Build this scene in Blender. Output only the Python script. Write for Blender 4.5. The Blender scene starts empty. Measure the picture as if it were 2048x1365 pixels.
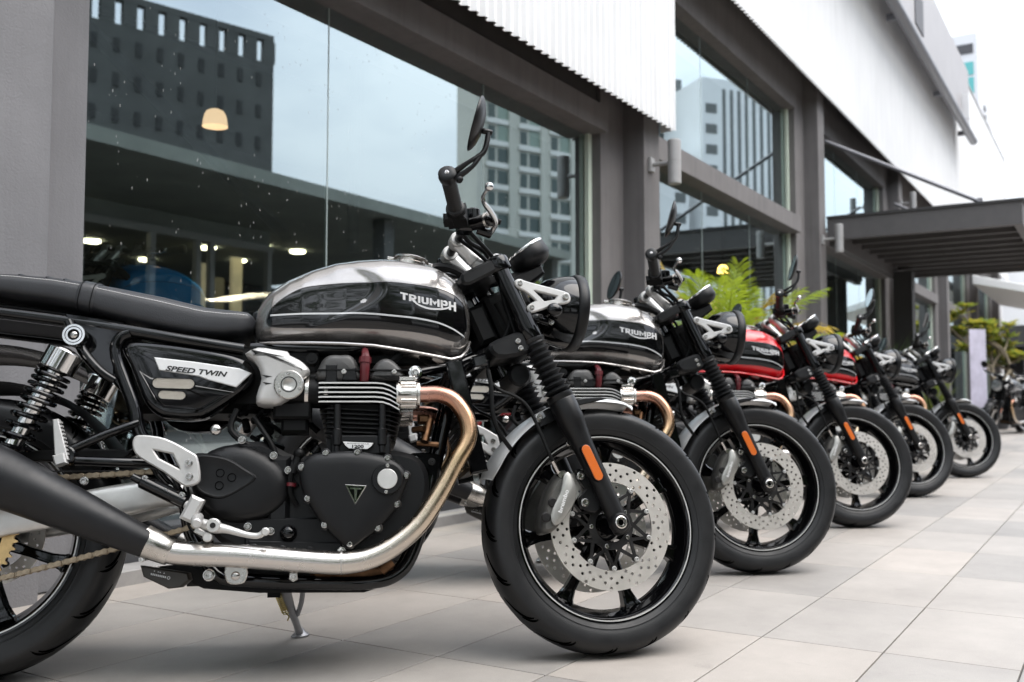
import bpy, bmesh, math, random
from math import sin, cos, tan, pi, radians as rad, sqrt, atan2, hypot
from mathutils import Vector as V, Matrix as M
random.seed(7)
SC = bpy.context.scene
COL = SC.collection

# ------------------------------------------------------------------ camera, sky, sun, exposure
cam = bpy.data.cameras.new('camera'); CAM = bpy.data.objects.new('camera', cam); COL.objects.link(CAM)
cam.sensor_width = 36.0; cam.lens = 36.0 * 1950 / 2048
cam.clip_start = 0.05; cam.clip_end = 3000
CAM.location = (0, 0, 0.6165)
CAM.rotation_euler = (rad(90 + 3.39), 0, rad(31.93 - 90))
cam.dof.use_dof = True; cam.dof.focus_distance = 2.28; cam.dof.aperture_fstop = 4.2
SC.camera = CAM

world = bpy.data.worlds.new('World'); SC.world = world; world.use_nodes = True
wn = world.node_tree.nodes; wl = world.node_tree.links; wn.clear()
SUN_EL, SUN_AZ = 62.0, 168.0          # soft high sun behind the photographer; azimuth clockwise from +Y
sky = wn.new('ShaderNodeTexSky'); sky.sky_type = 'NISHITA'; sky.sun_disc = False
sky.sun_elevation = rad(SUN_EL); sky.sun_rotation = rad(SUN_AZ); sky.air_density = 1.0; sky.dust_density = 2.5; sky.ozone_density = 1.0
tc = wn.new('ShaderNodeTexCoord'); mp = wn.new('ShaderNodeMapping'); mp.inputs['Scale'].default_value = (1.3, 1.3, 2.6)
nz = wn.new('ShaderNodeTexNoise'); nz.inputs['Scale'].default_value = 1.7; nz.inputs['Detail'].default_value = 7; nz.inputs['Roughness'].default_value = .55
rp = wn.new('ShaderNodeValToRGB'); rp.color_ramp.elements[0].position = .36; rp.color_ramp.elements[1].position = .62
rp.color_ramp.elements[0].color = (.45, .45, .45, 1); rp.color_ramp.elements[1].color = (.97, .97, .97, 1)
cl = wn.new('ShaderNodeMixRGB'); cl.inputs[2].default_value = (10.0, 10.5, 11.2, 1)
sx = wn.new('ShaderNodeSeparateXYZ'); wl.new(tc.outputs['Generated'], sx.inputs[0])
zr = wn.new('ShaderNodeMapRange'); zr.inputs[1].default_value = 0; zr.inputs[2].default_value = 1; zr.inputs[3].default_value = .50; zr.inputs[4].default_value = 1.5; wl.new(sx.outputs[2], zr.inputs[0])
zm_ = wn.new('ShaderNodeMixRGB'); zm_.blend_type = 'MULTIPLY'; zm_.inputs[0].default_value = 1; wl.new(cl.outputs[0], zm_.inputs[1]); wl.new(zr.outputs[0], zm_.inputs[2])
bg = wn.new('ShaderNodeBackground'); bg.inputs['Strength'].default_value = .10
wo = wn.new('ShaderNodeOutputWorld')
wl.new(tc.outputs['Generated'], mp.inputs[0]); wl.new(mp.outputs[0], nz.inputs['Vector']); wl.new(nz.outputs['Fac'], rp.inputs[0])
wl.new(rp.outputs[0], cl.inputs[0]); wl.new(sky.outputs[0], cl.inputs[1]); wl.new(zm_.outputs[0], bg.inputs['Color']); wl.new(bg.outputs[0], wo.inputs[0])

sl = bpy.data.lights.new('sun', 'SUN'); sl.energy = 1.1; sl.angle = rad(50); sl.color = (1, .95, .88)
SUN = bpy.data.objects.new('sun', sl); COL.objects.link(SUN)
_sd = V((sin(rad(SUN_AZ)) * cos(rad(SUN_EL)), cos(rad(SUN_AZ)) * cos(rad(SUN_EL)), sin(rad(SUN_EL))))
SUN.rotation_euler = _sd.to_track_quat('Z', 'Y').to_euler(); SUN.location = _sd * 50
vs = SC.view_settings; vs.view_transform = 'Standard'; vs.look = 'None'; vs.exposure = 1.45; vs.gamma = 1; vs.use_curve_mapping = False
SC.cycles.max_bounces = 8; SC.cycles.transparent_max_bounces = 12; SC.cycles.caustics_reflective = False; SC.cycles.caustics_refractive = False

# ------------------------------------------------------------------ materials
MT = {}
def mat(name, base, rough=.5, metal=0., coat=0., spec=.5, noise=None, bump=None, rvar=0., streak=0., emit=None, var=0., coat_rough=.03):
    """noise=(scale, amount) tint variation, bump=(scale, strength), rvar roughness variation"""
    m = bpy.data.materials.new(name); m.use_nodes = True; MT[name] = m
    nt = m.node_tree; N = nt.nodes; L = nt.links; b = N['Principled BSDF']
    b.inputs['Base Color'].default_value = (*base, 1); b.inputs['Roughness'].default_value = rough; b.inputs['Metallic'].default_value = metal
    b.inputs['Coat Weight'].default_value = coat; b.inputs['Coat Roughness'].default_value = coat_rough; b.inputs['Specular IOR Level'].default_value = spec
    t = N.new('ShaderNodeTexCoord')
    if noise:
        n = N.new('ShaderNodeTexNoise'); n.inputs['Scale'].default_value = noise[0]; n.inputs['Detail'].default_value = 8; n.inputs['Roughness'].default_value = .62
        L.new(t.outputs['Object'], n.inputs['Vector'])
        mr = N.new('ShaderNodeMapRange'); mr.inputs[1].default_value = .3; mr.inputs[2].default_value = .7; mr.inputs[3].default_value = 1 - noise[1]; mr.inputs[4].default_value = 1 + noise[1]
        L.new(n.outputs['Fac'], mr.inputs[0])
        mx = N.new('ShaderNodeMixRGB'); mx.blend_type = 'MULTIPLY'; mx.inputs[0].default_value = 1; mx.inputs[1].default_value = (*base, 1)
        L.new(mr.outputs[0], mx.inputs[2]); L.new(mx.outputs[0], b.inputs['Base Color'])
        if streak:      # rain marks running down the wall
            ma = N.new('ShaderNodeMapping'); ma.inputs['Scale'].default_value = (9, 9, .5); L.new(t.outputs['Object'], ma.inputs[0])
            ns = N.new('ShaderNodeTexNoise'); ns.inputs['Scale'].default_value = 1.6; ns.inputs['Detail'].default_value = 8; ns.inputs['Roughness'].default_value = .7; L.new(ma.outputs[0], ns.inputs['Vector'])
            ms = N.new('ShaderNodeMapRange'); ms.inputs[1].default_value = .45; ms.inputs[2].default_value = .75; ms.inputs[3].default_value = 1; ms.inputs[4].default_value = 1 - streak; L.new(ns.outputs['Fac'], ms.inputs[0])
            m_ = N.new('ShaderNodeMixRGB'); m_.blend_type = 'MULTIPLY'; m_.inputs[0].default_value = 1; L.new(mx.outputs[0], m_.inputs[1]); L.new(ms.outputs[0], m_.inputs[2]); L.new(m_.outputs[0], b.inputs['Base Color'])
    if rvar:
        n2 = N.new('ShaderNodeTexNoise'); n2.inputs['Scale'].default_value = 28; n2.inputs['Detail'].default_value = 6
        L.new(t.outputs['Object'], n2.inputs['Vector'])
        mr2 = N.new('ShaderNodeMapRange'); mr2.inputs[1].default_value = .3; mr2.inputs[2].default_value = .7; mr2.inputs[3].default_value = max(.02, rough - rvar); mr2.inputs[4].default_value = rough + rvar
        L.new(n2.outputs['Fac'], mr2.inputs[0]); L.new(mr2.outputs[0], b.inputs['Roughness'])
    if bump:
        n3 = N.new('ShaderNodeTexNoise'); n3.inputs['Scale'].default_value = bump[0]; n3.inputs['Detail'].default_value = 4
        L.new(t.outputs['Object'], n3.inputs['Vector'])
        bp = N.new('ShaderNodeBump'); bp.inputs['Strength'].default_value = bump[1]; bp.inputs['Distance'].default_value = .002
        L.new(n3.outputs['Fac'], bp.inputs['Height']); L.new(bp.outputs[0], b.inputs['Normal'])
    if emit:
        b.inputs['Emission Color'].default_value = (*emit[0], 1); b.inputs['Emission Strength'].default_value = emit[1]
    return m

mat('black_gloss', (.002, .002, .0024), .08, 0, .30, .25)
mat('black_satin', (.0045, .0047, .0053), .40, 0, 0, .26, noise=(9, .12), bump=(900, .05), rvar=.06)
mat('black_fork', (.005, .005, .0055), .36, 0, 0, .3, noise=(12, .15), rvar=.06)
mat('black_plastic', (.003, .0031, .0033), .5, 0, 0, .16, noise=(30, .2), bump=(600, .08))
mat('canister_brown', (.022, .019, .015), .5, noise=(30, .2), bump=(500, .1))
mat('muffler_black', (.0062, .0066, .008), .44, 0, 0, .32, noise=(6, .22), rvar=.07)
mat('dark_metal', (.022, .021, .021), .38, .6, noise=(25, .35), rvar=.1)
mat('engine_grey', (.050, .049, .048), .42, .25, noise=(18, .15), bump=(700, .06), rvar=.05)
mat('rubber', (.0088, .009, .0097), .44, 0, 0, .34, noise=(22, .22), bump=(260, .12), rvar=.07)
mat('groove_shade', (.0012, .0012, .0012), .9, spec=.0)  # near-black stands in for the shade inside grooves, holes and sockets
mat('gaiter_rubber', (.0085, .009, .0098), .42, 0, 0, .4, noise=(20, .2))
mat('leather', (.019, .020, .0235), .48, 0, 0, .5, noise=(14, .12), bump=(420, .25), rvar=.05)
mat('thread', (.5, .5, .5), .8)
mat('chrome', (.62, .61, .60), .10, 1., rvar=.03)
mat('bolt_steel', (.50, .48, .46), .2, 1., rvar=.04)
mat('steel', (.60, .57, .54), .22, 1., noise=(16, .08), rvar=.07)
mat('brushed_steel', (.52, .50, .47), .3, 1., noise=(30, .12), rvar=.1)
mat('aluminium', (.55, .545, .53), .4, .6, noise=(22, .08), bump=(700, .05), rvar=.06)
mat('silver_cast', (.47, .465, .455), .42, .45, noise=(25, .07), bump=(900, .06), rvar=.05)
mat('disc_steel', (.64, .605, .56), .36, .7, noise=(40, .05), rvar=.04)
mat('caliper_dark', (.09, .088, .082), .4, .6, noise=(30, .15), rvar=.06)
mat('caliper_grey', (.30, .295, .275), .36, .7, noise=(30, .1), rvar=.06)
mat('silver_paint', (.30, .285, .275), .27, .75, .8, noise=(120, .05))
mat('grey_paint', (.11, .105, .10), .3, .6, 1.)
mat('red_paint', (.72, .006, .014), .3, .0, .5)
mat('blue_paint', (.01, .27, .70), .25, .0, 1.)
mat('black_paint', (.0025, .0025, .003), .1, 0, .55, .25)
mat('navy_paint', (.016, .017, .02), .22, .3, 1.)
mat('fender_silver', (.56, .565, .565), .36, .35, .2, noise=(8, .06), rvar=.06)
mat('white_print', (.62, .62, .62), .35)
mat('stripe_grey', (.55, .56, .57), .35)
mat('decal_silver', (.66, .66, .66), .35, .3)
mat('black_print', (.01, .01, .01), .5)
mat('orange_lens', (.50, .10, .003), .3, 0, .6, bump=(350, .5))
mat('amber_lens', (.6, .14, .008), .2, 0, .8)
mat('red_rubber', (.085, .006, .010), .42)
mat('gold_metal', (.52, .36, .17), .34, 1., noise=(40, .2))
mat('chain_metal', (.30, .24, .17), .36, .9, noise=(60, .3))
mat('mesh_grille', (.34, .32, .28), .5, .5, bump=(1400, 1.0))
mat('brown_heat', (.10, .055, .03), .4, 1., noise=(50, .45))
mat('mirror_glass', (.75, .8, .82), .02, 1.)
mat('lens_glass', (.35, .37, .38), .03, .6, 1.)
mat('spring_gold', (.45, .36, .15), .35, .9)
mat('stand_grey', (.36, .36, .37), .42, .5, noise=(40, .1))

# heat-tinted header: colour follows a per-vertex heat value stored along the pipe
def heat_mat():
    m = bpy.data.materials.new('header_steel'); m.use_nodes = True; MT['header_steel'] = m
    N = m.node_tree.nodes; L = m.node_tree.links; b = N['Principled BSDF']; b.inputs['Metallic'].default_value = 1
    a = N.new('ShaderNodeAttribute'); a.attribute_name = 'tint_along'
    r = N.new('ShaderNodeValToRGB'); E = r.color_ramp.elements
    E[0].position = 0; E[0].color = (.50, .30, .25, 1); E[1].position = 1; E[1].color = (.58, .55, .52, 1)
    for p, c in ((.12, (.44, .22, .16, 1)), (.24, (.46, .27, .16, 1)), (.36, (.52, .37, .22, 1)), (.52, (.55, .44, .32, 1)), (.68, (.56, .50, .43, 1))):
        e = E.new(p); e.color = c
    n = N.new('ShaderNodeTexNoise'); n.inputs['Scale'].default_value = 45; n.inputs['Detail'].default_value = 6
    t = N.new('ShaderNodeTexCoord'); L.new(t.outputs['Object'], n.inputs['Vector'])
    mr = N.new('ShaderNodeMapRange'); mr.inputs[3].default_value = .16; mr.inputs[4].default_value = .34; L.new(n.outputs['Fac'], mr.inputs[0]); L.new(mr.outputs[0], b.inputs['Roughness'])
    L.new(a.outputs['Fac'], r.inputs[0]); L.new(r.outputs[0], b.inputs['Base Color'])
heat_mat()

# ------------------------------------------------------------------ mesh toolkit
def crv(pts, n=6, closed=False):
    """Catmull-Rom through pts"""
    P = [V(p) for p in pts]; out = []; k = len(P)
    rng = range(k) if closed else range(k - 1)
    for i in rng:
        if closed: a, b, c, d = P[(i - 1) % k], P[i], P[(i + 1) % k], P[(i + 2) % k]
        else: a, b, c, d = P[max(i - 1, 0)], P[i], P[i + 1], P[min(i + 2, k - 1)]
        for j in range(n):
            t = j / n
            out.append(.5 * ((2 * b) + (c - a) * t + (2 * a - 5 * b + 4 * c - d) * t * t + (3 * b - a - 3 * c + d) * t ** 3))
    if not closed: out.append(P[-1].copy())
    return out
def interp(tab, x):
    if x <= tab[0][0]: return tab[0][1]
    for (a, b), (c, d) in zip(tab, tab[1:]):
        if x <= c: return b + (d - b) * (x - a) / (c - a)
    return tab[-1][1]
def area2(p): return sum(a[0] * b[1] - b[0] * a[1] for a, b in zip(p, p[1:] + p[:1])) / 2
def inset(poly, d):
    if abs(d) < 1e-9: return [tuple(p) for p in poly]
    s = 1 if area2(poly) > 0 else -1; n = len(poly); out = []
    for i in range(n):
        a, b, c = poly[i - 1], poly[i], poly[(i + 1) % n]
        e1 = (b[0] - a[0], b[1] - a[1]); e2 = (c[0] - b[0], c[1] - b[1])
        l1 = hypot(*e1) or 1e-9; l2 = hypot(*e2) or 1e-9
        n1 = (-e1[1] / l1 * s, e1[0] / l1 * s); n2 = (-e2[1] / l2 * s, e2[0] / l2 * s)
        m = (n1[0] + n2[0], n1[1] + n2[1]); q = 1 + n1[0] * n2[0] + n1[1] * n2[1]; q = max(q, .5)
        out.append((b[0] + m[0] / q * d, b[1] + m[1] / q * d))
    return out
def spoly(pts, n=4):
    return [(p.x, p.y) for p in crv([(a, b, 0) for a, b in pts], n, True)]

class MB:
    def __init__(s): s.v = []; s.f = []; s.mi = []; s.heat = None
    def add(s, vs, fs, mi=0):
        o = len(s.v); s.v += [tuple(p) for p in vs]; s.f += [tuple(i + o for i in f) for f in fs]; s.mi += [mi] * len(fs); return s
    def loft(s, rings, closed=True, cap0=True, cap1=True, mi=0):
        n = len(rings[0]); vs = [p for r in rings for p in r]; fs = []
        for i in range(len(rings) - 1):
            for j in range(n if closed else n - 1):
                k = (j + 1) % n; fs.append((i * n + j, i * n + k, (i + 1) * n + k, (i + 1) * n + j))
        if cap0 and closed: fs.append(tuple(range(n)))
        if cap1 and closed: fs.append(tuple((len(rings) - 1) * n + j for j in range(n)))
        return s.add(vs, fs, mi)
    def tube(s, path, r, n=12, cap=True, sub=0, mi=0, sq=1.0, heat=False):
        P = crv(path, sub) if sub else [V(p) for p in path]
        k = len(P)
        if isinstance(r, (int, float)): R = [r] * k
        elif sub: 
            R = []
            for i in range(k):
                t = i / (k - 1) * (len(r) - 1); a = min(int(t), len(r) - 2); R.append(r[a] + (r[a + 1] - r[a]) * (t - a))
        else: R = list(r)
        T = [(P[min(i + 1, k - 1)] - P[max(i - 1, 0)]).normalized() for i in range(k)]
        u = T[0].orthogonal().normalized(); rings = []
        for i in range(k):
            u = (u - T[i] * u.dot(T[i])); u = u.normalized() if u.length > 1e-6 else T[i].orthogonal().normalized()
            w = T[i].cross(u)
            rings.append([P[i] + (u * cos(2 * pi * j / n) + w * sin(2 * pi * j / n) * sq) * R[i] for j in range(n)])
        if heat:
            if s.heat is None: s.heat = [1.0] * len(s.v)
            d = [0.]
            for i in range(1, k): d.append(d[-1] + (P[i] - P[i - 1]).length)
            for i in range(k): s.heat += [min(1, d[i] / .72)] * n
        return s.loft(rings, True, cap, cap, mi)
    def lathe(s, prof, o=(0, 0, 0), ax=(0, 0, 1), n=24, mi=0, close=False):
        o = V(o); ax = V(ax).normalized(); u = ax.orthogonal().normalized(); w = ax.cross(u)
        vs = []; idx = []; fs = []
        for r, h in prof:
            if r < 1e-6: idx.append([len(vs)] * n); vs.append(o + ax * h)
            else:
                b = len(vs); idx.append([b + j for j in range(n)])
                vs += [o + ax * h + (u * cos(2 * pi * j / n) + w * sin(2 * pi * j / n)) * r for j in range(n)]
        seq = list(zip(idx, idx[1:])) + ([(idx[-1], idx[0])] if close else [])
        for A, B in seq:
            for j in range(n):
                k = (j + 1) % n; q = []
                for t in (A[j], A[k], B[k], B[j]):
                    if t not in q: q.append(t)
                if len(q) > 2: fs.append(tuple(q))
        return s.add(vs, fs, mi)
    def cyl(s, a, b, r, r2=None, n=16, bev=.0, mi=0):
        a = V(a); b = V(b); L = (b - a).length; r2 = r if r2 is None else r2
        if bev: return s.lathe([(0, 0), (r - bev, 0), (r, bev), (r2, L - bev), (r2 - bev, L), (0, L)], a, b - a, n, mi)
        return s.lathe([(0, 0), (r, 0), (r2, L), (0, L)], a, b - a, n, mi)
    def stack(s, poly, levels, mp=None, mi=0, c0=True, c1=True):
        """poly in (x,z); levels [(inset, y)...]"""
        mp = mp or (lambda x, z, y: (x, y, z))
        return s.loft([[mp(x, z, y) for x, z in inset(poly, d)] for d, y in levels], True, c0, c1, mi)
    def prism(s, poly, y0, y1, bev=.002, mp=None, mi=0):
        sg = 1 if y1 > y0 else -1
        return s.stack(poly, [(bev, y0), (0, y0 + sg * bev), (0, y1 - sg * bev), (bev, y1)], mp, mi)
    def dome(s, poly, levels, mi=0):
        """shell over an outline: levels (shrink towards the middle, y)"""
        cx = sum(p[0] for p in poly) / len(poly); cz = sum(p[1] for p in poly) / len(poly)
        return s.loft([[(cx + (x - cx) * k, y, cz + (z - cz) * k) for x, z in poly] for k, y in levels], True, True, True, mi)
    def box(s, c, d, rot=None, bev=0., mi=0):
        c = V(c); x, y, z = d[0] / 2, d[1] / 2, d[2] / 2; R = rot or M.Identity(3)
        if bev:
            pl = [(-x, -z), (x, -z), (x, z), (-x, z)]
            return s.stack(pl, [(bev, -y), (0, -y + bev), (0, y - bev), (bev, y)], lambda a, b, t: c + R @ V((a, t, b)), mi)
        vs = [c + R @ V((a * x, b * y, e * z)) for a in (-1, 1) for b in (-1, 1) for e in (-1, 1)]
        return s.add(vs, [(0, 1, 3, 2), (4, 6, 7, 5), (0, 4, 5, 1), (2, 3, 7, 6), (0, 2, 6, 4), (1, 5, 7, 3)], mi)
    def sphere(s, c, r, n=12, sc=(1, 1, 1), mi=0):
        c = V(c); pr = [(sin(pi * i / (n // 2)), -cos(pi * i / (n // 2))) for i in range(n // 2 + 1)]
        t = MB().lathe(pr, (0, 0, 0), (0, 0, 1), n)
        return s.add([c + V((p[0] * r * sc[0], p[1] * r * sc[1], p[2] * r * sc[2])) for p in t.v], t.f, mi)
    def ringprism(s, outer, inner, y0, y1, bev=.002, mp=None, mi=0):
        cx = sum(p[0] for p in inner) / len(inner); cz = sum(p[1] for p in inner) / len(inner)
        A = sorted(set([round(atan2(p[1] - cz, p[0] - cx), 4) for p in list(outer) + list(inner)] + [round(-pi + 2 * pi * i / 36, 4) for i in range(36)]))
        def cast(poly, a):
            dx, dz = cos(a), sin(a); best = None
            for p, q in zip(poly, poly[1:] + poly[:1]):
                ex, ez = q[0] - p[0], q[1] - p[1]; den = dx * ez - dz * ex
                if abs(den) < 1e-12: continue
                t = ((p[0] - cx) * ez - (p[1] - cz) * ex) / den; u = ((p[0] - cx) * dz - (p[1] - cz) * dx) / den
                if t > 0 and -1e-6 <= u <= 1 + 1e-6: best = t if best is None else max(best, t)
            return (cx + dx * (best or 1e-3), cz + dz * (best or 1e-3))
        O = [cast(list(outer), a) for a in A]; I = [cast(list(inner), a) for a in A]
        Ob, Ib = inset(O, bev), inset(I, -bev); mp = mp or (lambda x, z, y: (x, y, z)); sg = 1 if y1 > y0 else -1
        R = [(Ib, y0), (Ob, y0), (O, y0 + sg * bev), (O, y1 - sg * bev), (Ob, y1), (Ib, y1), (I, y1 - sg * bev), (I, y0 + sg * bev), (Ib, y0)]
        return s.loft([[mp(x, z, y) for x, z in r] for r, y in R], True, False, False, mi)
    def mesh(s, name, mats, ang=38, tri=False):
        me = bpy.data.meshes.new(name); me.from_pydata(s.v, [], s.f)
        if s.heat is not None:
            h = s.heat + [1.0] * (len(s.v) - len(s.heat))
            at = me.attributes.new('tint_along', 'FLOAT', 'POINT'); at.data.foreach_set('value', h)
        bm = bmesh.new(); bm.from_mesh(me)
        for f, i in zip(bm.faces, s.mi): f.material_index = i
        bmesh.ops.remove_doubles(bm, verts=bm.verts, dist=1e-6)
        bmesh.ops.recalc_face_normals(bm, faces=bm.faces)
        bm.to_mesh(me); bm.free()
        me.polygons.foreach_set('use_smooth', [True] * len(me.polygons))
        me.set_sharp_from_angle(angle=rad(ang))
        for m in (mats if isinstance(mats, (list, tuple)) else [mats]): me.materials.append(MT[m])
        return me

def link(name, me, parent=None, mtx=None):
    o = bpy.data.objects.new(name, me); COL.objects.link(o)
    if parent: o.parent = parent
    if mtx is not None: o.matrix_basis = mtx
    return o
def part(name, mb, mats, parent=None, ang=38, mtx=None):
    return link(name, mb.mesh(name, mats, ang), parent, mtx)
def tag(o, label=None, cat=None, group=None, kind=None):
    if label: o['label'] = label
    if cat: o['category'] = cat
    if group: o['group'] = group
    if kind: o['kind'] = kind
    return o
def empty(name, loc=(0, 0, 0), rz=0):
    o = bpy.data.objects.new(name, None); COL.objects.link(o); o.location = loc; o.rotation_euler = (0, 0, rz); o.empty_display_size = .1
    return o
def copy_tree(o, parent=None, skip=()):
    c = o.copy(); COL.objects.link(c); c.parent = parent
    for ch in list(o.children):
        if ch.name.split('.')[0] in skip: continue
        copy_tree(ch, c, skip)
    return c
_txt = {}
def text2d(txt, bold=.0, shear=0., sub=0):
    """outline of a word as 2d mesh, scaled to width 1 starting at 0; returns verts, faces, height"""
    cu = bpy.data.curves.new('t', 'FONT'); cu.body = txt; cu.offset = bold; cu.shear = shear; cu.resolution_u = 3
    o = bpy.data.objects.new('t', cu); COL.objects.link(o); bpy.context.view_layer.update()
    me = o.evaluated_get(bpy.context.evaluated_depsgraph_get()).to_mesh()
    bm = bmesh.new(); bm.from_mesh(me); bmesh.ops.triangulate(bm, faces=bm.faces)
    if sub: bmesh.ops.subdivide_edges(bm, edges=bm.edges, cuts=sub, use_grid_fill=True); bmesh.ops.triangulate(bm, faces=bm.faces)
    bm.verts.index_update(); vs = [v.co.copy() for v in bm.verts]; fs = [[v.index for v in f.verts] for f in bm.faces]; bm.free()
    bpy.data.objects.remove(o); bpy.data.curves.remove(cu)
    x0 = min(v.x for v in vs); x1 = max(v.x for v in vs); y0 = min(v.y for v in vs); y1 = max(v.y for v in vs); w = x1 - x0
    return [((v.x - x0) / w, (v.y - y0) / (y1 - y0)) for v in vs], fs, (y1 - y0) / w

LETTERS = {
 'T': (.80, [[(0, 1), (.8, 1), (.8, .77), (.53, .77), (.27, .77), (0, .77)], [(.27, .77), (.53, .77), (.53, 0), (.27, 0)]]),
 'I': (.26, [[(0, 0), (.26, 0), (.26, 1), (0, 1)]]),
 'U': (.76, [[(0, .24), (.25, .30), (.25, 1), (0, 1)], [(.51, .30), (.76, .24), (.76, 1), (.51, 1)], [(0, .24), (.10, .05), (.24, 0), (.52, 0), (.66, .05), (.76, .24), (.51, .30), (.46, .23), (.30, .23), (.25, .30)]]),
 'M': (1.04, [[(0, 0), (.24, 0), (.24, 1), (0, 1)], [(.80, 0), (1.04, 0), (1.04, 1), (.80, 1)], [(.24, 1), (.24, .60), (.52, .14), (.52, .55)], [(.80, 1), (.52, .55), (.52, .14), (.80, .60)]]),
 'H': (.80, [[(0, 0), (.25, 0), (.25, 1), (0, 1)], [(.55, 0), (.80, 0), (.80, 1), (.55, 1)], [(.25, .39), (.55, .39), (.55, .62), (.25, .62)]])}
_bowl = [[(0, 0), (.25, 0), (.25, 1), (0, 1)], [(.25, .78), (.46, .78), (.52, .72), (.68, .95), (.58, 1), (.25, 1)], [(.52, .72), (.52, .58), (.77, .55), (.77, .80), (.68, .95)], [(.25, .34), (.56, .34), (.70, .40), (.77, .55), (.52, .58), (.46, .55), (.25, .55)]]
LETTERS['P'] = (.77, _bowl); LETTERS['R'] = (.82, _bowl + [[(.30, .34), (.56, .34), (.84, 0), (.54, 0)]])
def word2d(word, gap=.11):
    """bold block word scaled to width 1: verts, faces"""
    x = 0; vs = []; fs = []
    for ch in word:
        w, polys = LETTERS[ch]
        for p in polys: o = len(vs); vs += [(x + a, b) for a, b in p]; fs.append(list(range(o, o + len(p))))
        x += w + gap
    return [(a / (x - gap), b) for a, b in vs], fs

# ------------------------------------------------------------------ motorcycle (x forward, y left, z up; the right side faces the camera)
RAKE = rad(22.8)
SAX = V((-sin(RAKE), 0, cos(RAKE))); SBASE = V((1.43 - .035 * cos(RAKE), 0, .30 - .035 * sin(RAKE)))
def steer_mtx(st): return M.Translation(SBASE) @ M.Rotation(st, 4, SAX) @ M.Translation(-SBASE)
_bm = {}
def bolt(parent, p, r=.007, m='chrome', ax=(0, -1, 0), kind='socket'):
    r *= .86; m = 'bolt_steel' if m == 'chrome' else m
    key = (m, kind)
    if key not in _bm:
        b = MB()
        if kind == 'socket': b.lathe([(1.25, -.2), (1.25, .12), (1., .16), (1., .75), (.86, .95), (.52, .95), (.48, .4), (0, .35)], ax=(0, -1, 0), n=14)
        elif kind == 'dome': b.lathe([(1.2, -.2), (1.2, .1), (1.05, .35), (.7, .6), (.35, .68), (.3, .4), (0, .4)], ax=(0, -1, 0), n=14)
        else: b.lathe([(1.3, -.2), (1.3, .2), (1., .2), (1., .9), (.8, 1.), (0, 1.)], ax=(0, -1, 0), n=6)
        _bm[key] = b.mesh('bolt', m, 30)
    q = V((0, -1, 0)).rotation_difference(V(ax))
    return link('bolt', _bm[key], parent, M.Translation(p) @ q.to_matrix().to_4x4() @ M.Scale(r, 4))

TT = [(.5835, .800), (.592, .845), (.616, .881), (.663, .915), (.719, .940), (.775, .957), (.832, .966), (.889, .970), (.927, .968), (1.005, .956), (1.043, .939), (1.078, .911), (1.094, .885), (1.103, .855), (1.110, .81)]
TB = [(.5835, .775), (.590, .757), (.602, .747), (.655, .743), (.725, .740), (.796, .737), (.869, .731), (.941, .719), (1.014, .705), (1.051, .699), (1.075, .707), (1.093, .727), (1.103, .755), (1.110, .79)]
TW = [(.5835, .03), (.588, .055), (.60, .075), (.63, .095), (.70, .115), (.80, .129), (.88, .138), (.96, .144), (1.02, .144), (1.06, .135), (1.085, .118), (1.10, .09), (1.107, .055), (1.110, .03)]
def ssm(a, b, x):
    t = min(1, max(0, (x - a) / (b - a))); return t * t * (3 - 2 * t)
def tank_dims(x):
    zt, zb, w = interp(TT, x), interp(TB, x), interp(TW, x); return zt, zb, zb + .50 * (zt - zb), w
def scoop(x, z):
    edge = .893 - 6.0 * (z - .873) ** 2 * 3
    return .011 * ssm(edge + .008, edge - .035, x) * ssm(.60, .76, x) * ssm(.75, .86, z) * ssm(.95, .90, z)
def tank_y(x, z):
    zt, zb, zm, w = tank_dims(x)
    t = (z - zm) / (zt - zm) if z > zm else (zm - z) / (zm - zb); t = min(.999, max(0, t)); p = 2.6 if z > zm else 3.2
    return max(.0, w * (1 - t ** p) ** (1 / p) - scoop(x, z))
def ribbon_on_tank(mb, top, bot, off, sgn, nx=46, nz=10):
    """sheet on the tank's side between two curves over the same x range"""
    x0, x1 = top[0][0], top[-1][0]; g = []
    for i in range(nx + 1):
        t = i / nx; x = x0 + (x1 - x0) * (t - .10 * sin(2 * pi * t) / (2 * pi) * 4)
        a, b = interp(top, x), interp(bot, x)
        g.append([(x, sgn * (tank_y(x, b + (a - b) * j / nz) + off), b + (a - b) * j / nz) for j in range(nz + 1)])
    mb.loft(g, False)
def scurve(tab, n=5):
    return [(p.x, p.y) for p in crv([(a, b, 0) for a, b in tab], n)]

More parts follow.
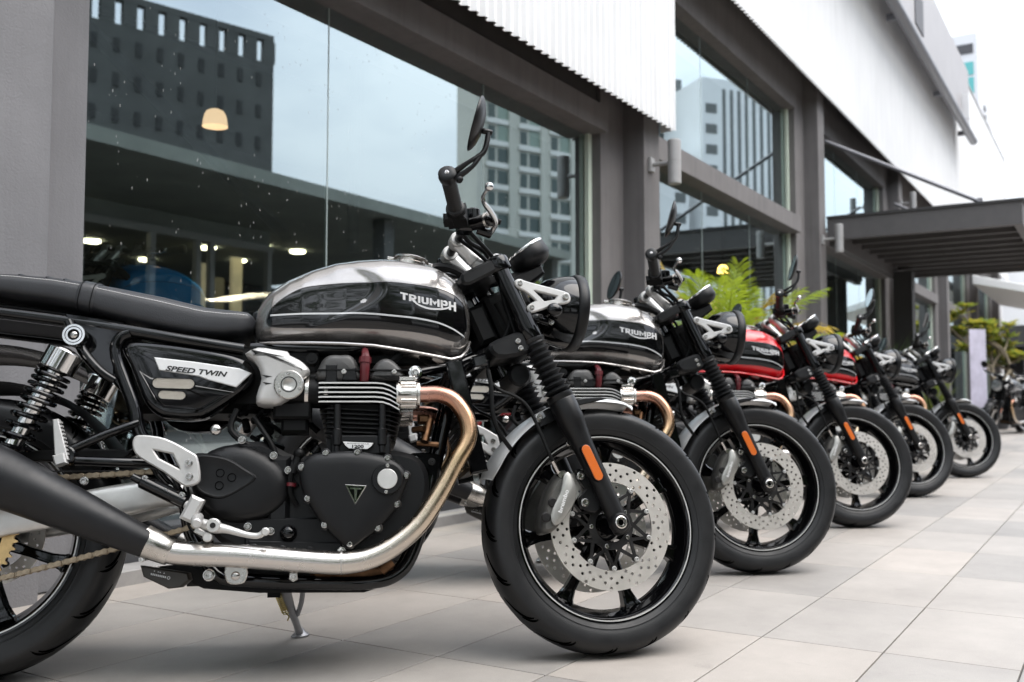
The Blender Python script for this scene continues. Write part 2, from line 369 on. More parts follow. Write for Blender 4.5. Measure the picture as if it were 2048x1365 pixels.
def disc_with_holes(r0, r1, th, rows, y, nseg):
    """annulus whose drilled holes are real openings; axis along y"""
    mb = MB(); dr = (r1 - r0) / len(rows)
    for ri, pat in enumerate(rows):
        a, b = r0 + ri * dr, r0 + (ri + 1) * dr
        for k in range(nseg):
            t0, t1 = 2 * pi * k / nseg, 2 * pi * (k + 1) / nseg; tm = (t0 + t1) / 2; rm = (a + b) / 2
            P = lambda r, t, s: (r * cos(t), y + s * th / 2, r * sin(t))
            out = [(a, t0), (a, tm), (a, t1), (rm, t1), (b, t1), (b, tm), (b, t0), (rm, t0)]
            if pat[k % len(pat)]:
                hr = min(dr, rm * (t1 - t0)) * .34
                ang = [atan2(o_[0] - rm, (o_[1] - tm) * rm) for o_ in out]
                inn = [(rm + hr * sin(q), tm + hr * cos(q) / rm) for q in ang]
                vs = [P(r, t, s) for s in (-1, 1) for ring in (out, inn) for r, t in ring]; fs = []
                for i in range(8):
                    j = (i + 1) % 8; fs += [(i, j, 8 + j, 8 + i), (16 + i, 24 + i, 24 + j, 16 + j), (8 + i, 8 + j, 24 + j, 24 + i)]
                mb.add(vs, fs)
            else:
                vs = [P(r, t, s) for s in (-1, 1) for r, t in out]; mb.add(vs, [tuple(range(8)), tuple(range(15, 7, -1))])
    n = nseg * 2
    for r in (r0, r1):
        vs = [(r * cos(2 * pi * i / n), y + s * th / 2, r * sin(2 * pi * i / n)) for s in (-1, 1) for i in range(n)]
        mb.add(vs, [(i, (i + 1) % n, n + (i + 1) % n, n + i) for i in range(n)])
    return mb

def tyre_section(R, w, hs):
    """half profile (radius, lateral) from bead to crown"""
    k = w / .12
    return [(R - hs, .043 * k), (R - hs + .006, .050 * k), (R - hs * .80, .0545 * k), (R - hs * .785, .0560 * k), (R - hs * .77, .0552 * k), (R - hs * .62, .0585 * k), (R - hs * .38, .0600 * k), (R - hs * .24, .0560 * k), (R - hs * .13, .0460 * k), (R - hs * .06, .0330 * k), (R - hs * .018, .0180 * k), (R, 0)]
def build_wheel(parent, name, R, w, mtx, front=True):
    hs = R - .2235; k = w / .12; q_ = 1.033
    rim = MB(); lw = .048 * k
    rim.lathe([(.224 * q_, -lw), (.2265 * q_, -lw + .003), (.2265 * q_, -lw + .007), (.218 * q_, -lw + .009), (.214 * q_, -lw * .6), (.208 * q_, 0), (.214 * q_, lw * .6), (.218 * q_, lw - .009), (.2265 * q_, lw - .007), (.2265 * q_, lw - .003), (.224 * q_, lw),
               (.213 * q_, lw), (.207 * q_, lw - .004), (.203 * q_, lw * .75), (.196 * q_, lw * .45), (.190 * q_, lw * .2), (.188 * q_, 0), (.190 * q_, -lw * .2), (.196 * q_, -lw * .45), (.203 * q_, -lw * .75), (.207 * q_, -lw + .004), (.213 * q_, -lw)], ax=(0, 1, 0), n=96, close=True)
    rim.lathe([(0, -.062), (.021, -.062), (.028, -.055), (.036, -.045), (.041, -.02), (.041, .02), (.036, .045), (.028, .055), (.021, .062), (0, .062)], ax=(0, 1, 0), n=28)
    for i in range(7):
        a = 2 * pi * (i + .63) / 7; u = V((cos(a), 0, sin(a))); t = V((-sin(a), 0, cos(a))); rings = []
        for r, hw, hd in ((.03, .016, .022), (.06, .0125, .02), (.12, .0105, .017), (.165, .0125, .016), (.189, .018, .018), (.199, .024, .02)):
            c = u * r; b = .004
            rings.append([c + t * x + V((0, y, 0)) for x, y in ((-hw + b, -hd), (-hw * .45, -hd), (-hw * .38, -hd + .006), (hw * .38, -hd + .006), (hw * .45, -hd), (hw - b, -hd), (hw, -hd + b), (hw, hd - b), (hw - b, hd), (-hw + b, hd), (-hw, hd - b), (-hw, -hd + b))])
        rim.loft(rings)
    W = part(name, rim, 'black_gloss', parent, 32, mtx)
    ty = MB(); sec = tyre_section(R, w, hs); fine = [(p.x, p.y) for p in crv([(a, b, 0) for a, b in sec], 3)]
    ty.lathe([(r, -y) for r, y in fine] + [(r, y) for r, y in reversed(fine[:-1])], ax=(0, 1, 0), n=128)
    for s in (-1, 1):   # fine moulded rings on the sidewall
        for rr in (.40, .70):
            r = R - hs * (1 - rr * .5)
    part('tyre', ty, 'rubber', W, 60)
    gr = MB()
    def surf(y):
        y = abs(y)
        for (r0, a), (r1, b) in zip(fine, fine[1:]):
            if a >= y >= b and a > b: return r0 + (r1 - r0) * (a - y) / (a - b)
        return R
    def groove_shade(y0, y1, t0, t1, wd, bend=.0):
        g = []; n = 9
        for i in range(n + 1):
            f = i / n; y = y0 + (y1 - y0) * f; t = t0 + (t1 - t0) * f + bend * sin(pi * f); ww = wd * (.35 + .65 * sin(pi * min(1, f * .9 + .08)))
            dy, dt = (y1 - y0), (t1 - t0 + 1e-9) * R; L = hypot(dy, dt); ny, nt = -dt / L * ww, dy / L * ww / R
            row = []
            for q in (-1, 1):
                yy, tt = y + ny * q, t + nt * q; r = surf(yy) + .0005; row.append((r * cos(tt), yy, r * sin(tt)))
            g.append(row)
        gr.loft(g, False)
    N = 17
    for i in range(N):
        for s in (-1, 1):
            o = 2 * pi * (i + (.5 if s > 0 else 0)) / N; d = 1 if front else -1
            groove_shade(s * .010 * k, s * .053 * k, o, o + d * .26, .0046, d * .05)
            groove_shade(s * .026 * k, s * .0590 * k, o + d * .20, o + d * .30, .0036, d * .015)
    part('tread_groove', gr, 'groove_shade', W, 60)['kind'] = 'stuff'  # black strips laid on the rubber, groove shade given by colour
    ln = MB()
    for s in (-1, 1):
        ln.lathe([(.2222 * q_, s * (lw + .0008)), (.2262 * q_, s * (lw - .0022)), (.2262 * q_, s * (lw - .004)), (.2222 * q_, s * (lw - .001))], ax=(0, 1, 0), n=96, close=True)
        ln.lathe([(.2128 * q_, s * (lw + .0006)), (.2156 * q_, s * (lw + .0008)), (.2156 * q_, s * (lw - .001)), (.2128 * q_, s * (lw - .001))], ax=(0, 1, 0), n=96, close=True)
    part('rim_line', ln, 'aluminium', W)
    sides = ((-.072, 1), (.072, -1)) if front else ((.085, -1),)
    for y, s in sides:
        rows = [[1, 0, 0, 0], [0, 1, 0, 1], [1, 0, 1, 0], [0, 1, 0, 0]]
        r1 = .1525 if front else .110; r0 = .106 if front else .075
        D = part('brake_disc', disc_with_holes(r0, r1, .005, rows, y, 56 if front else 44), 'disc_steel', W, 30)
        ca = MB(); yo = y - s * .001
        ri, ro = (.050, .097) if front else (.035, .068)
        ca.lathe([(ri - .010, -.003), (ri + .007, -.003), (ri + .007, .003), (ri - .010, .003)], (0, yo, 0), (0, 1, 0), 40, close=True)
        nb = 10 if front else 8
        for i in range(nb):
            a = 2 * pi * (i + .53) / nb; b = V((cos(a), 0, sin(a))) * ro
            for q in (-1, 1):
                c = V((cos(a + q * .50), 0, sin(a + q * .50))) * ri
                d = (b - c).normalized(); nn = V((-d.z, 0, d.x)) * .0042; th = V((0, .0028, 0)); of = V((0, yo, 0))
                ca.loft([[c + nn + th + of, c - nn + th + of, c - nn - th + of, c + nn - th + of], [b + nn * .8 + th + of, b - nn * .8 + th + of, b - nn * .8 - th + of, b + nn * .8 - th + of]])
            ca.cyl(b + V((0, yo - .003, 0)), b + V((0, yo + .003, 0)), .0085, n=14)
            e = V((cos(a), 0, sin(a))) * (ro + .012); dd = (e - b).normalized(); nn = V((-dd.z, 0, dd.x)) * .006
        part('disc_carrier', ca, 'dark_metal', D)
        for i in range(nb):
            a = 2 * pi * (i + .53) / nb; bolt(D, (ro * 1.04 * cos(a), y - s * .0035, ro * 1.04 * sin(a)), .0058, 'aluminium', (0, -s, 0))
        for i in range(5):
            a = 2 * pi * (i + .53 * .5) / 5 + .53 * pi / 5; bolt(D, (ri * cos(a), y - s * .004, ri * sin(a)), .0052, 'chrome', (0, -s, 0))
    return W

def build_bike():
    B = empty('motorcycle')
    PI2 = pi / 2
    # ---- fuel tank
    tk = MB(); xs = [.5835, .586, .590, .596, .604] + [.615 + i * (1.085 - .615) / 94 for i in range(95)] + [1.091, 1.096, 1.101, 1.105, 1.108, 1.110]; rings = []
    for x in xs:
        zt, zb, zm, w = tank_dims(x); r = []
        for j in range(112):
            a = 2 * pi * j / 112; c, s = cos(a), sin(a); p = 2.6 if s > 0 else 3.2
            z = zm + (zt - zm if s > 0 else zm - zb) * (abs(s) ** (2 / p)) * (1 if s > 0 else -1)
            y = w * abs(c) ** (2 / p); y = max(0, y - scoop(x, z)) * (1 if c > 0 else -1)
            r.append((x, y, z))
        rings.append(r)
    tk.loft(rings); T = part('fuel_tank', tk, 'silver_paint', B, 60)
    for s in (-1, 1):
        top = scurve([(.617, .803), (.628, .826), (.659, .853), (.701, .875), (.759, .883), (.831, .886), (.897, .885), (.978, .877), (1.034, .866), (1.064, .853), (1.085, .832), (1.0925, .80)])
        bot = scurve([(.617, .801), (.630, .782), (.725, .776), (.832, .774), (.941, .766), (1.014, .754), (1.050, .744), (1.075, .746), (1.0925, .775)])
        top[-1] = (1.0925, .80); bot[-1] = (1.0925, .775)
        pm = MB(); ribbon_on_tank(pm, top, bot, .0011, s, 120, 26); part('tank_panel', pm, 'black_paint', T, 70)
        ed = MB()
        ed.tube([(x, s * (tank_y(x, z) + .0012), z) for x, z in top] + [(x, s * (tank_y(x, z) + .0012), z) for x, z in reversed(bot)], .0011, 5); part('pinstripe', ed, 'navy_paint', T)
        st = scurve([(.626, .809), (.724, .810), (.832, .808), (.904, .802), (.977, .793), (1.033, .780), (1.086, .757)])
        sm = MB(); ribbon_on_tank(sm, [(x, z + .0022) for x, z in st], [(x, z - .0020) for x, z in st], .0020, s, 90, 2); part('tank_stripe', sm, 'stripe_grey', T, 70)
        vs2, fs = word2d('TRIUMPH'); lm = MB()
        def place(u, v):
            x = .930 + u * .134 if s < 0 else 1.064 - u * .134
            uu = (x - .930) / .134
            base = .8405 - .0265 * uu; ht = .0185 + .005 * uu - .004 * sin(pi * uu)
            return x, base + v * ht
        lm.add([(lambda q: (q[0], s * (tank_y(*q) + .0022), q[1]))(place(u, v)) for u, v in vs2], fs)
        sw = scurve([(.955, .842), (.970, .829), (.992, .8195), (1.015, .817), (1.037, .8195), (1.052, .826)], 5)
        for (a, b), (c, d) in zip(sw, sw[1:]): lm.add([(x, s * (tank_y(x, z) + .0026), z) for x, z in ((a, b + .0022), (c, d + .0022), (c, d - .0022), (a, b - .0022))], [(0, 1, 2, 3)])
        part('lettering', lm, 'white_print', T, 80)
    sm = MB()
    for s in (-1, 1): sm.tube([(x, s * (interp(TW, x) * (.93 if .61 < x < 1.08 else .9)), z - .0005) for x, z in TB[2:-1]], .0042, 8)
    part('tank_seam', sm, 'silver_paint', T)
    cp = MB(); cn = V((.16, 0, .987)); co = V((.962, 0, .964))
    cp.lathe([(.050, -.004), (.050, .005), (.047, .008), (.041, .009), (.041, .014), (.0455, .015), (.0465, .019), (.044, .0215), (.034, .023), (.012, .0245), (0, .0245)], co, cn, 40)
    cp.box(co + V((-.050, 0, .022)), (.018, .016, .008), M.Rotation(.16, 3, 'Y'), .002); cp.cyl(co + V((-.053, -.009, .021)), co + V((-.053, .009, .021)), .0045, n=10)
    cp.box(co + V((.050, 0, .006)), (.012, .012, .010), M.Rotation(.16, 3, 'Y'), .002)
    part('filler_cap', cp, 'steel', T)
    # ---- seat
    SZ = [(-.36, .925), (-.34, .93), (-.2, .916), (0, .901), (.063, .901), (.144, .896), (.188, .890), (.232, .884), (.283, .876), (.379, .859), (.477, .836), (.542, .830), (.571, .827), (.583, .817), (.589, .80)]
    SB = [(-.36, .90), (-.34, .88), (-.2, .862), (0, .845), (.088, .831), (.149, .823), (.222, .807), (.271, .792), (.333, .776), (.395, .763), (.457, .754), (.52, .755), (.567, .765), (.583, .778), (.589, .79)]
    SW = [(-.36, .05), (-.34, .085), (-.28, .115), (0, .135), (.2, .130), (.35, .118), (.5, .104), (.56, .096), (.58, .082), (.587, .06), (.589, .045)]
    def seat_pt(x, a, g=0.):
        zt, zb, w = interp(SZ, x), interp(SB, x), interp(SW, x); zm = zb + .55 * (zt - zb); c, s = cos(a), sin(a)
        p = 2.9 if s > 0 else 4.5
        return (x, (w + g) * abs(c) ** (2 / p) * (1 if c > 0 else -1), zm + ((zt - zm + g) if s > 0 else (zm - zb + g * .3)) * abs(s) ** (2 / p) * (1 if s > 0 else -1))
    se = MB(); se.loft([[seat_pt(x, 2 * pi * j / 40) for j in range(40)] for x in [-.36, -.352, -.34, -.32] + [-.3 + i * .02 for i in range(44)] + [.572, .578, .583, .587, .589]])
    S = part('seat', se, 'leather', B, 60)
    stt = MB(); x = -.3
    while x < .57:
        for s in (0, 1):
            a = rad(15); a = pi - a if s == 0 else a
            p, q = V(seat_pt(x, a, .0004)), V(seat_pt(x + .0042, a, .0004)); stt.tube([p, q], .0011, 5)
        x += .0062
    o = part('stitching', stt, 'thread', S); o['kind'] = 'stuff'
    stp = MB()
    rr = []
    for i in range(7):
        f = i / 6; g = .0005 if i in (0, 6) else .0032
        rr.append([(lambda q: (q[0] + .030 * (.86 - q[2]) / .06 * -.35, q[1], q[2]))(seat_pt(.200 + .040 * f, 2 * pi * j / 48, g)) for j in range(48)])
    stp.loft(rr, True, False, False); part('seat_strap', stp, 'leather', S, 60)
    for sx in (.012, .07, .128, .166):
        rm = MB(); rm.tube([seat_pt(sx, rad(150 - i * 12), .0008) for i in range(11)], .0022, 6); part('seat_seam', rm, 'leather', S)
    for q in (.207, .234):
        rm = MB(); rm.tube([(lambda p: (p[0] + .030 * (.86 - p[2]) / .06 * -.35, p[1], p[2]))(seat_pt(q, rad(230 - i * 10), .0036)) for i in range(28)], .0012, 5); part('seat_piping', rm, 'black_plastic', S)
    # ---- frame
    fr = MB()
    for s in (-1, 1):
        fr.tube([(.57, s * .112, .722), (.44, s * .118, .741), (.302, s * .122, .764), (.15, s * .12, .787), (-.1, s * .118, .818), (-.30, s * .10, .845)], .0145, 12, sub=4)
        fr.tube([(.318, s * .122, .756), (.296, s * .124, .742), (.292, s * .125, .70), (.338, s * .128, .586), (.352, s * .128, .53), (.40, s * .12, .44), (.45, s * .11, .38), (.47, s * .10, .30), (.53, s * .11, .215), (.60, s * .125, .200), (.755, s * .13, .190), (.866, s * .128, .188), (.922, s * .12, .203), (.956, s * .112, .243), (.985, s * .105, .33), (1.028, s * .098, .51), (1.054, s * .09, .62), (1.09, s * .07, .70), (1.17, s * .02, .745)], .0150, 12, sub=4)
        fr.tube([(.188, s * .142, .778), (.224, s * .142, .709), (.262, s * .138, .665), (.292, s * .130, .645)], .0105, 10, sub=3)
        fr.tube([(.225, s * .165, .488), (.290, s * .16, .52), (.350, s * .135, .548)], .0105, 10)
        fr.tube([(.232, s * .165, .462), (.30, s * .16, .459), (.385, s * .145, .457), (.44, s * .12, .44)], .0115, 10)
        fr.tube([(.972, s * .135, .665), (1.06, s * .095, .690), (1.13, s * .05, .725), (1.185, s * .01, .79)], .0125, 10)
        fr.tube([(.58, s * .06, .735), (.80, s * .055, .735), (1.06, s * .045, .765), (1.16, s * .01, .86)], .018, 10)
    fr.tube([(1.085, 0, .905), (1.20, 0, .68)], .034, 18)
    F = part('frame', fr, 'black_gloss', B)
    for s in (-1, 1):
        g = MB(); g.prism([(.178, .798), (.250, .786), (.306, .768), (.296, .742), (.289, .70), (.291, .655), (.262, .665), (.226, .706), (.200, .760)], s * .127, s * .134, .0015); part('gusset_plate', g, 'black_gloss', F)
        g = MB(); g.prism(spoly([(.940, .470), (1.018, .475), (1.022, .445), (.998, .383), (.985, .380), (.966, .395)], 3), s * .108, s * .116, .0015); pl = part('engine_plate', g, 'black_gloss', F)
        bolt(pl, (.963, s * .117, .457), .0125, 'chrome', (0, s, 0)); bolt(pl, (1.004, s * .117, .457), .008, 'dark_metal', (0, s, 0)); bolt(pl, (.987, s * .117, .397), .009, 'dark_metal', (0, s, 0))
        hm = MB(); hm.cyl((.987, s * .112, .432), (.987, s * .1175, .432), .011, n=16); part('plate_hole', hm, 'groove_shade', pl)
        b = MB(); b.lathe([(.0, -.01), (.0175, -.01), (.0175, .004), (.0155, .009), (.011, .010), (.009, .006), (.006, .004), (.004, .008), (0, .008)], (.964, s * .148, .661), (0, s, 0), 20); part('mount_bolt', b, 'chrome', F)
        # footrest hanger, toothed passenger peg
        h = MB(); h.ringprism(spoly([(.359, .506), (.376, .511), (.424, .503), (.478, .474), (.492, .460), (.499, .413), (.479, .401), (.462, .404), (.424, .431), (.371, .464), (.357, .486)], 3), [(.400, .479), (.440, .470), (.457, .437), (.412, .461)], s * .196, s * .212, .003)
        hp = part('heel_plate', h, 'silver_cast', F)
        for q in ((.475, .450), (.477, .421)): bolt(hp, (q[0], s * .212, q[1]), .008, 'chrome', (0, s, 0))
        st = MB(); st.tube([(.475, s * .20, .435), (.49, s * .15, .43), (.50, s * .12, .42)], .014, 10); part('hanger_stay', st, 'black_satin', F)
        pg = MB(); pg.prism([(.186, .548), (.197, .550), (.224, .462), (.205, .455), (.195, .475)], s * .172, s * .192, .002)
        for i in range(9): 
            f = i / 8; pg.box((.199 + .020 * f, s * .182, .542 - .068 * f), (.008, .016, .004), M.Rotation(-.3, 3, 'Y'))
        pg.box((.208, s * .185, .462), (.024, .03, .024), M.Rotation(-.3, 3, 'Y'), .003)
        part('passenger_peg', pg, 'silver_cast', F)
        kn = MB(); kn.cyl((.214, s * .15, .472), (.214, s * .182, .472), .021, bev=.003); part('peg_mount', kn, 'black_gloss', F)
    # ---- rear shocks
    for s in (-1, 1):
        a = V((.214, s * .170, .737)); b = V((.055, s * .165, .395)); d = (b - a).normalized(); L = (b - a).length
        sh = MB(); sh.lathe([(0, .030), (.016, .032), (.036, .038), (.039, .041), (.039, .083), (.036, .086), (.026, .087), (.020, .09), (.020, .19), (.0185, .195), (.0185, L - .10), (.022, L - .095), (.036, L - .092), (.036, L - .07), (.022, L - .065), (.014, L - .03), (0, L - .02)], a, d, 28)
        for e in (a, b): sh.lathe([(.0125, -.016), (.0235, -.016), (.0245, -.012), (.0245, .012), (.0235, .016), (.0125, .016)], e, (0, 1, 0), 28, close=True)
        SH = part('shock_absorber', sh, 'chrome', B)
        u = d.orthogonal().normalized(); w = d.cross(u); cp = []
        zz = .088; n = 0; pit = []
        for i in range(230):
            t = i / 229; turns = 10.2; ang = t * turns * 2 * pi
            # tight coils at the top, open below
            hgt = .090 + (L - .19) * (t * .62 + .38 * t ** 2.2)
            cp.append(a + d * hgt + (u * cos(ang) + w * sin(ang)) * .0345)
        sp = MB(); sp.tube(cp, .0047, 8); part('spring', sp, 'black_gloss', SH)
        bh = MB()
        for e in (a, b): bolt(SH, tuple(e + V((0, s * .013, 0))), .0085, 'chrome', (0, s, 0), 'dome'); bh.lathe([(0, -.012), (.0128, -.012), (.0175, -.0165), (.0185, -.0172), (.0185, .0172), (.0175, .0165), (.0128, .012), (0, .012)], e, (0, 1, 0), 24)
        part('shock_bush', bh, 'black_plastic', SH)
    # ---- side panels
    for s in (-1, 1):
        sp = [(.306, .728), (.327, .737), (.400, .731), (.493, .717), (.555, .704), (.587, .687), (.598, .662), (.589, .634), (.559, .607), (.500, .566), (.475, .557), (.439, .556), (.398, .562), (.366, .585), (.346, .623), (.322, .680), (.305, .712)]
        pp = spoly(sp, 3); pm = MB(); pm.dome(pp, [(.99, s * .085), (1, s * .110), (.99, s * .122), (.965, s * .129), (.92, s * .1335), (.84, s * .1352), (.6, s * .1362), (.2, s * .1366)]); PN = part('side_panel', pm, 'black_gloss', B, 50)
        lp = MB(); lp.stack([(.348, .664), (.372, .650), (.556, .617), (.530, .605), (.484, .5785), (.406, .5845), (.387, .60)], [(0, s * .125), (.0, s * .1375), (.003, s * .1388)]); part('panel_recess', lp, 'black_gloss', PN, 30)
        ri = MB(); ri.tube([(.347, s * .1392, .664), (.385, s * .1392, .600), (.402, s * .1392, .5845), (.482, s * .1392, .578), (.527, s * .1392, .607)], .0024, 6); part('panel_rib', ri, 'black_gloss', PN)
        dc = MB(); dc.prism([(.376, .697), (.464, .687), (.565, .672), (.592, .661), (.559, .628), (.497, .645), (.476, .653), (.389, .667)], s * .1355, s * .1405, .0018); DC = part('badge_plate', dc, 'decal_silver', PN)
        vs2, fs, h = text2d('SPEED TWIN', .034, .32)
        tm = MB(); tm.add([(.403 + u * .136 if s < 0 else .539 - u * .136, s * .1412, .6655 - .0145 * ((u if s < 0 else 1 - u)) + v * .0125) for u, v in vs2], fs); part('lettering', tm, 'black_print', DC)
        for (x0, x1, z, r) in ((.388, .456, .6375, .0125), (.4, .440, .611, .0105)):
            po = [(x1 + r * cos(t), z - .002 + r * sin(t)) for t in [-PI2 + pi * i / 8 for i in range(9)]] + [(x0 + r * cos(t), z + r * sin(t)) for t in [PI2 + pi * i / 8 for i in range(9)]]
            gm = MB(); gm.prism(po, s * .137, s * .1410, .001); part('vent_mesh', gm, 'mesh_grille', PN)
            fm = MB(); fm.tube([(x, s * .1405, z_) for x, z_ in po + po[:1]], .0016, 6); part('vent_rim', fm, 'black_gloss', PN)
    # ---- engine
    cc = MB(); cc.prism(spoly([(.485, .44), (.53, .49), (.62, .505), (.70, .47), (.78, .485), (.93, .480), (.985, .45), (.995, .38), (.95, .29), (.88, .235), (.70, .230), (.60, .255), (.51, .31)], 3), -.142, .142, .012)
    cc.box((.70, -.146, .295), (.22, .02, .075), None, .004); cc.prism([(.60, .262), (.80, .250), (.80, .276), (.60, .285)], -.15, -.165, .002)
    cc.box((.68, 0, .215), (.44, .16, .05), None, .008); cc.box((.66, -.13, .37), (.05, .05, .20), None, .01)
    for i in range(3): cc.cyl((.612 + .06 * i, -.16, .268 - .004 * i), (.612 + .06 * i, -.178, .268 - .004 * i), .010, n=12, bev=.003)
    E = part('crankcase', cc, 'black_satin', B)
    kb = MB(); kb.box((.835, 0, .56), (.145, .26, .17)); kb.box((.845, 0, .645), (.20, .27, .045), None, .006); kb.box((.84, -.135, .492), (.135, .055, .045), None, .004)
    kb.box((.772, -.145, .655), (.03, .03, .05), None, .004); kb.prism([(.795, .640), (.80, .668), (.828, .672), (.832, .640)], -.14, -.16, .003)
    part('cylinder_block', kb, 'black_satin', E)
    for i in range(5):
        z = .6335 - i * .0108; fm = MB(); h = .0018
        up = [(.744, z), (.750, z + h * .3), (.872, z + h * .3), (.890, z - .001), (.905, z - .006), (.927, z - .0185)]
        g = []
        for x, zz in up: g.append([(x, -.166, zz + h), (x, .166, zz + h), (x, .166, zz - h), (x, -.166, zz - h)])
        fm.loft(g, True)
        strip = [[(x, -.1672, zz + h), (x, -.1672, zz - h), (x, -.1662, zz - h), (x, -.1662, zz + h)] for x, zz in up]; fm.loft(strip, True, True, True, 1)
        part('cooling_fin', fm, ['black_satin', 'aluminium'], E, 25)
    for i in range(7):
        z = .578 - i * .0108; fm = MB(); n = 10; h = .0017; k = i * .0024
        pl = []
        for q, (x0, y0) in enumerate(((.935 - k, -.150), (.935 - k, .150), (.745 + k, .150), (.745 + k, -.150))):
            cx = x0 - .03 if q < 2 else x0 + .03; cy = y0 + .03 if y0 < 0 else y0 - .03; a0 = [-PI2, 0, PI2, pi][q]
            pl += [(cx + .03 * cos(a0 + PI2 * t / 4), cy + .03 * sin(a0 + PI2 * t / 4)) for t in range(5)]
        fm.stack(pl, [(.0008, z - h), (0, z - h * .5), (0, z + h * .5), (.0008, z + h)], lambda x, y, zz: (x, y, zz - .012 * max(0, x - .87) / .06)); part('cooling_fin', fm, 'black_fork', E, 25)
    for x in (.787, .888):
        sm = MB(); sm.cyl((x, -.158, .475), (x, -.158, .585), .0085, n=12); sm.cyl((x, -.158, .49), (x, -.158, .53), .0115, n=12, bev=.003); part('stud', sm, 'black_fork', E)
    for (a, b, zt, dz) in ((.742, .838, .704, .002), (.862, .948, .695, .016)):
        cm = MB(); cm.stack(spoly([(a, .642), (a + .004, zt - .022), (a + .022, zt - .002), ((a + b) / 2, zt), (b - .022, zt - dz), (b - .004, zt - .026 - dz), (b, .642)], 4), [(.012, -.158), (.004, -.154), (0, -.142), (0, .142), (.004, .154), (.012, .158)]); part('cam_cover', cm, 'engine_grey', E, 50)
        gk = MB(); gk.box(((a + b) / 2, 0, .6655), (b - a + .004, .322, .003)); part('gasket', gk, 'black_plastic', E)
        bolt(E, ((a + b) / 2 + .01, -.160, .662), .0055, 'aluminium')
    rm = MB(); rm.tube([(.848, -.120, .72), (.849, -.152, .704), (.849, -.159, .69), (.847, -.159, .65), (.846, -.15, .64)], [.008, .0095, .012, .0105, .0105], 8); rm.cyl((.849, -.158, .696), (.848, -.159, .682), .0142, n=8); part('spark_plug_lead', rm, 'red_rubber', E)
    bd = MB(); bd.prism([(.797, .5005), (.871, .4965), (.866, .487), (.856, .4795), (.812, .4815), (.803, .490)], -.158, -.1735, .0015); BD = part('badge_plate', bd, 'black_gloss', E)
    bd2 = MB(); bd2.prism([(.800, .4985), (.868, .4950), (.8635, .4875), (.8545, .4810), (.8135, .4830), (.805, .490)], -.1735, -.1745, .0006); part('badge_face', bd2, 'decal_silver', BD)
    vs2, fs, h = text2d('1200', .04); tm = MB(); tm.add([(.8205 + u * .026, -.1752, .4838 + v * .0072 - .0004 * u) for u, v in vs2], fs); part('lettering', tm, 'black_print', BD)
    vs2, fs, h = text2d('BONNEVILLE', .0); tm = MB(); tm.add([(.810 + u * .048, -.1752, .4935 + v * .0024 - .002 * u) for u, v in vs2], fs); part('lettering', tm, 'black_print', BD)
    # clutch cover
    ec = [(.706, .437), (.717, .457), (.739, .470), (.790, .475), (.827, .4745), (.864, .470), (.901, .461), (.931, .442), (.945, .417), (.939, .392), (.924, .356), (.907, .331), (.876, .299), (.851, .281), (.826, .263), (.809, .265), (.785, .286), (.756, .316), (.726, .363), (.710, .400)]
    ep = spoly(ec, 3); em = MB(); em.dome(ep, [(1, -.135), (1, -.186), (.985, -.1905), (.955, -.1945), (.90, -.1985), (.82, -.2015), (.65, -.2035), (.35, -.2045), (.1, -.2045)]); CV = part('clutch_cover', em, 'black_satin', E, 50)
    for q in [(.711, .440), (.763, .470), (.832, .471), (.899, .457), (.940, .419), (.919, .356), (.878, .305), (.818, .272), (.763, .314), (.726, .372)]:
        lg = MB(); lg.cyl((q[0], -.175, q[1]), (q[0], -.1945, q[1]), .0115, n=14, bev=.003); part('bolt_boss', lg, 'black_satin', CV); bolt(CV, (q[0], -.1945, q[1]), .0065, 'chrome')
    cm = MB(); cm.lathe([(0, 0), (.0345, 0), (.0345, .008), (.0325, .0105), (.0225, .0105), (.0225, .008), (0, .008)], (.898, -.199, .411), (0, -1, 0), 40); OC = part('oil_cap', cm, 'black_satin', CV)
    cm = MB(); cm.lathe([(0, 0), (.0222, 0), (.0222, .003), (.021, .0042), (0, .0042)], (.898, -.2072, .411), (0, -1, 0), 40); part('cap_insert', cm, 'aluminium', OC)
    for q in ((.899, .440), (.896, .3825)): bolt(OC, (q[0], -.2095, q[1]), .0038, 'steel')
    tri = [(.806, .4005), (.853, .397), (.8285, .3555)]
    bm_ = MB(); bm_.prism(inset(tri, .0), -.2015, -.2055, .001); TB_ = part('triangle_badge', bm_, 'chrome', CV)
    bm_ = MB(); bm_.prism(inset(tri, .003), -.2055, -.2061, .0002); part('badge_field', bm_, 'black_gloss', TB_)
    bm_ = MB(); bm_.add([(x, -.2066, z) for x, z in [(.817, .3935), (.842, .3917), (.842, .3880), (.8325, .3888), (.8310, .3655), (.8272, .3655), (.8262, .3893), (.817, .3898)]], [tuple(range(8))]); part('badge_letter', bm_, 'chrome', TB_)
    # sprocket cover
    so = [(.472, .410), (.478, .445), (.500, .476), (.540, .494), (.585, .494), (.630, .475), (.665, .447), (.684, .412), (.680, .372), (.650, .342), (.610, .327), (.565, .325), (.520, .338), (.487, .368)]
    sm = MB(); sm.dome(spoly(so, 3), [(1, -.12), (1, -.148), (.965, -.156), (.89, -.1635), (.77, -.169), (.6, -.172), (.3, -.1735), (.1, -.1737)]); SV = part('sprocket_cover', sm, 'black_satin', E, 50)
    si = [(.476, .472), (.515, .474), (.556, .464), (.594, .440), (.620, .420), (.590, .395), (.545, .373), (.510, .378), (.484, .394), (.472, .425)]
    sm = MB(); sm.dome(spoly(si, 3), [(1, -.158), (1, -.1675), (.90, -.1755), (.84, -.1765), (.80, -.1755), (.3, -.1757)]); part('cover_emblem', sm, 'black_satin', SV, 30)
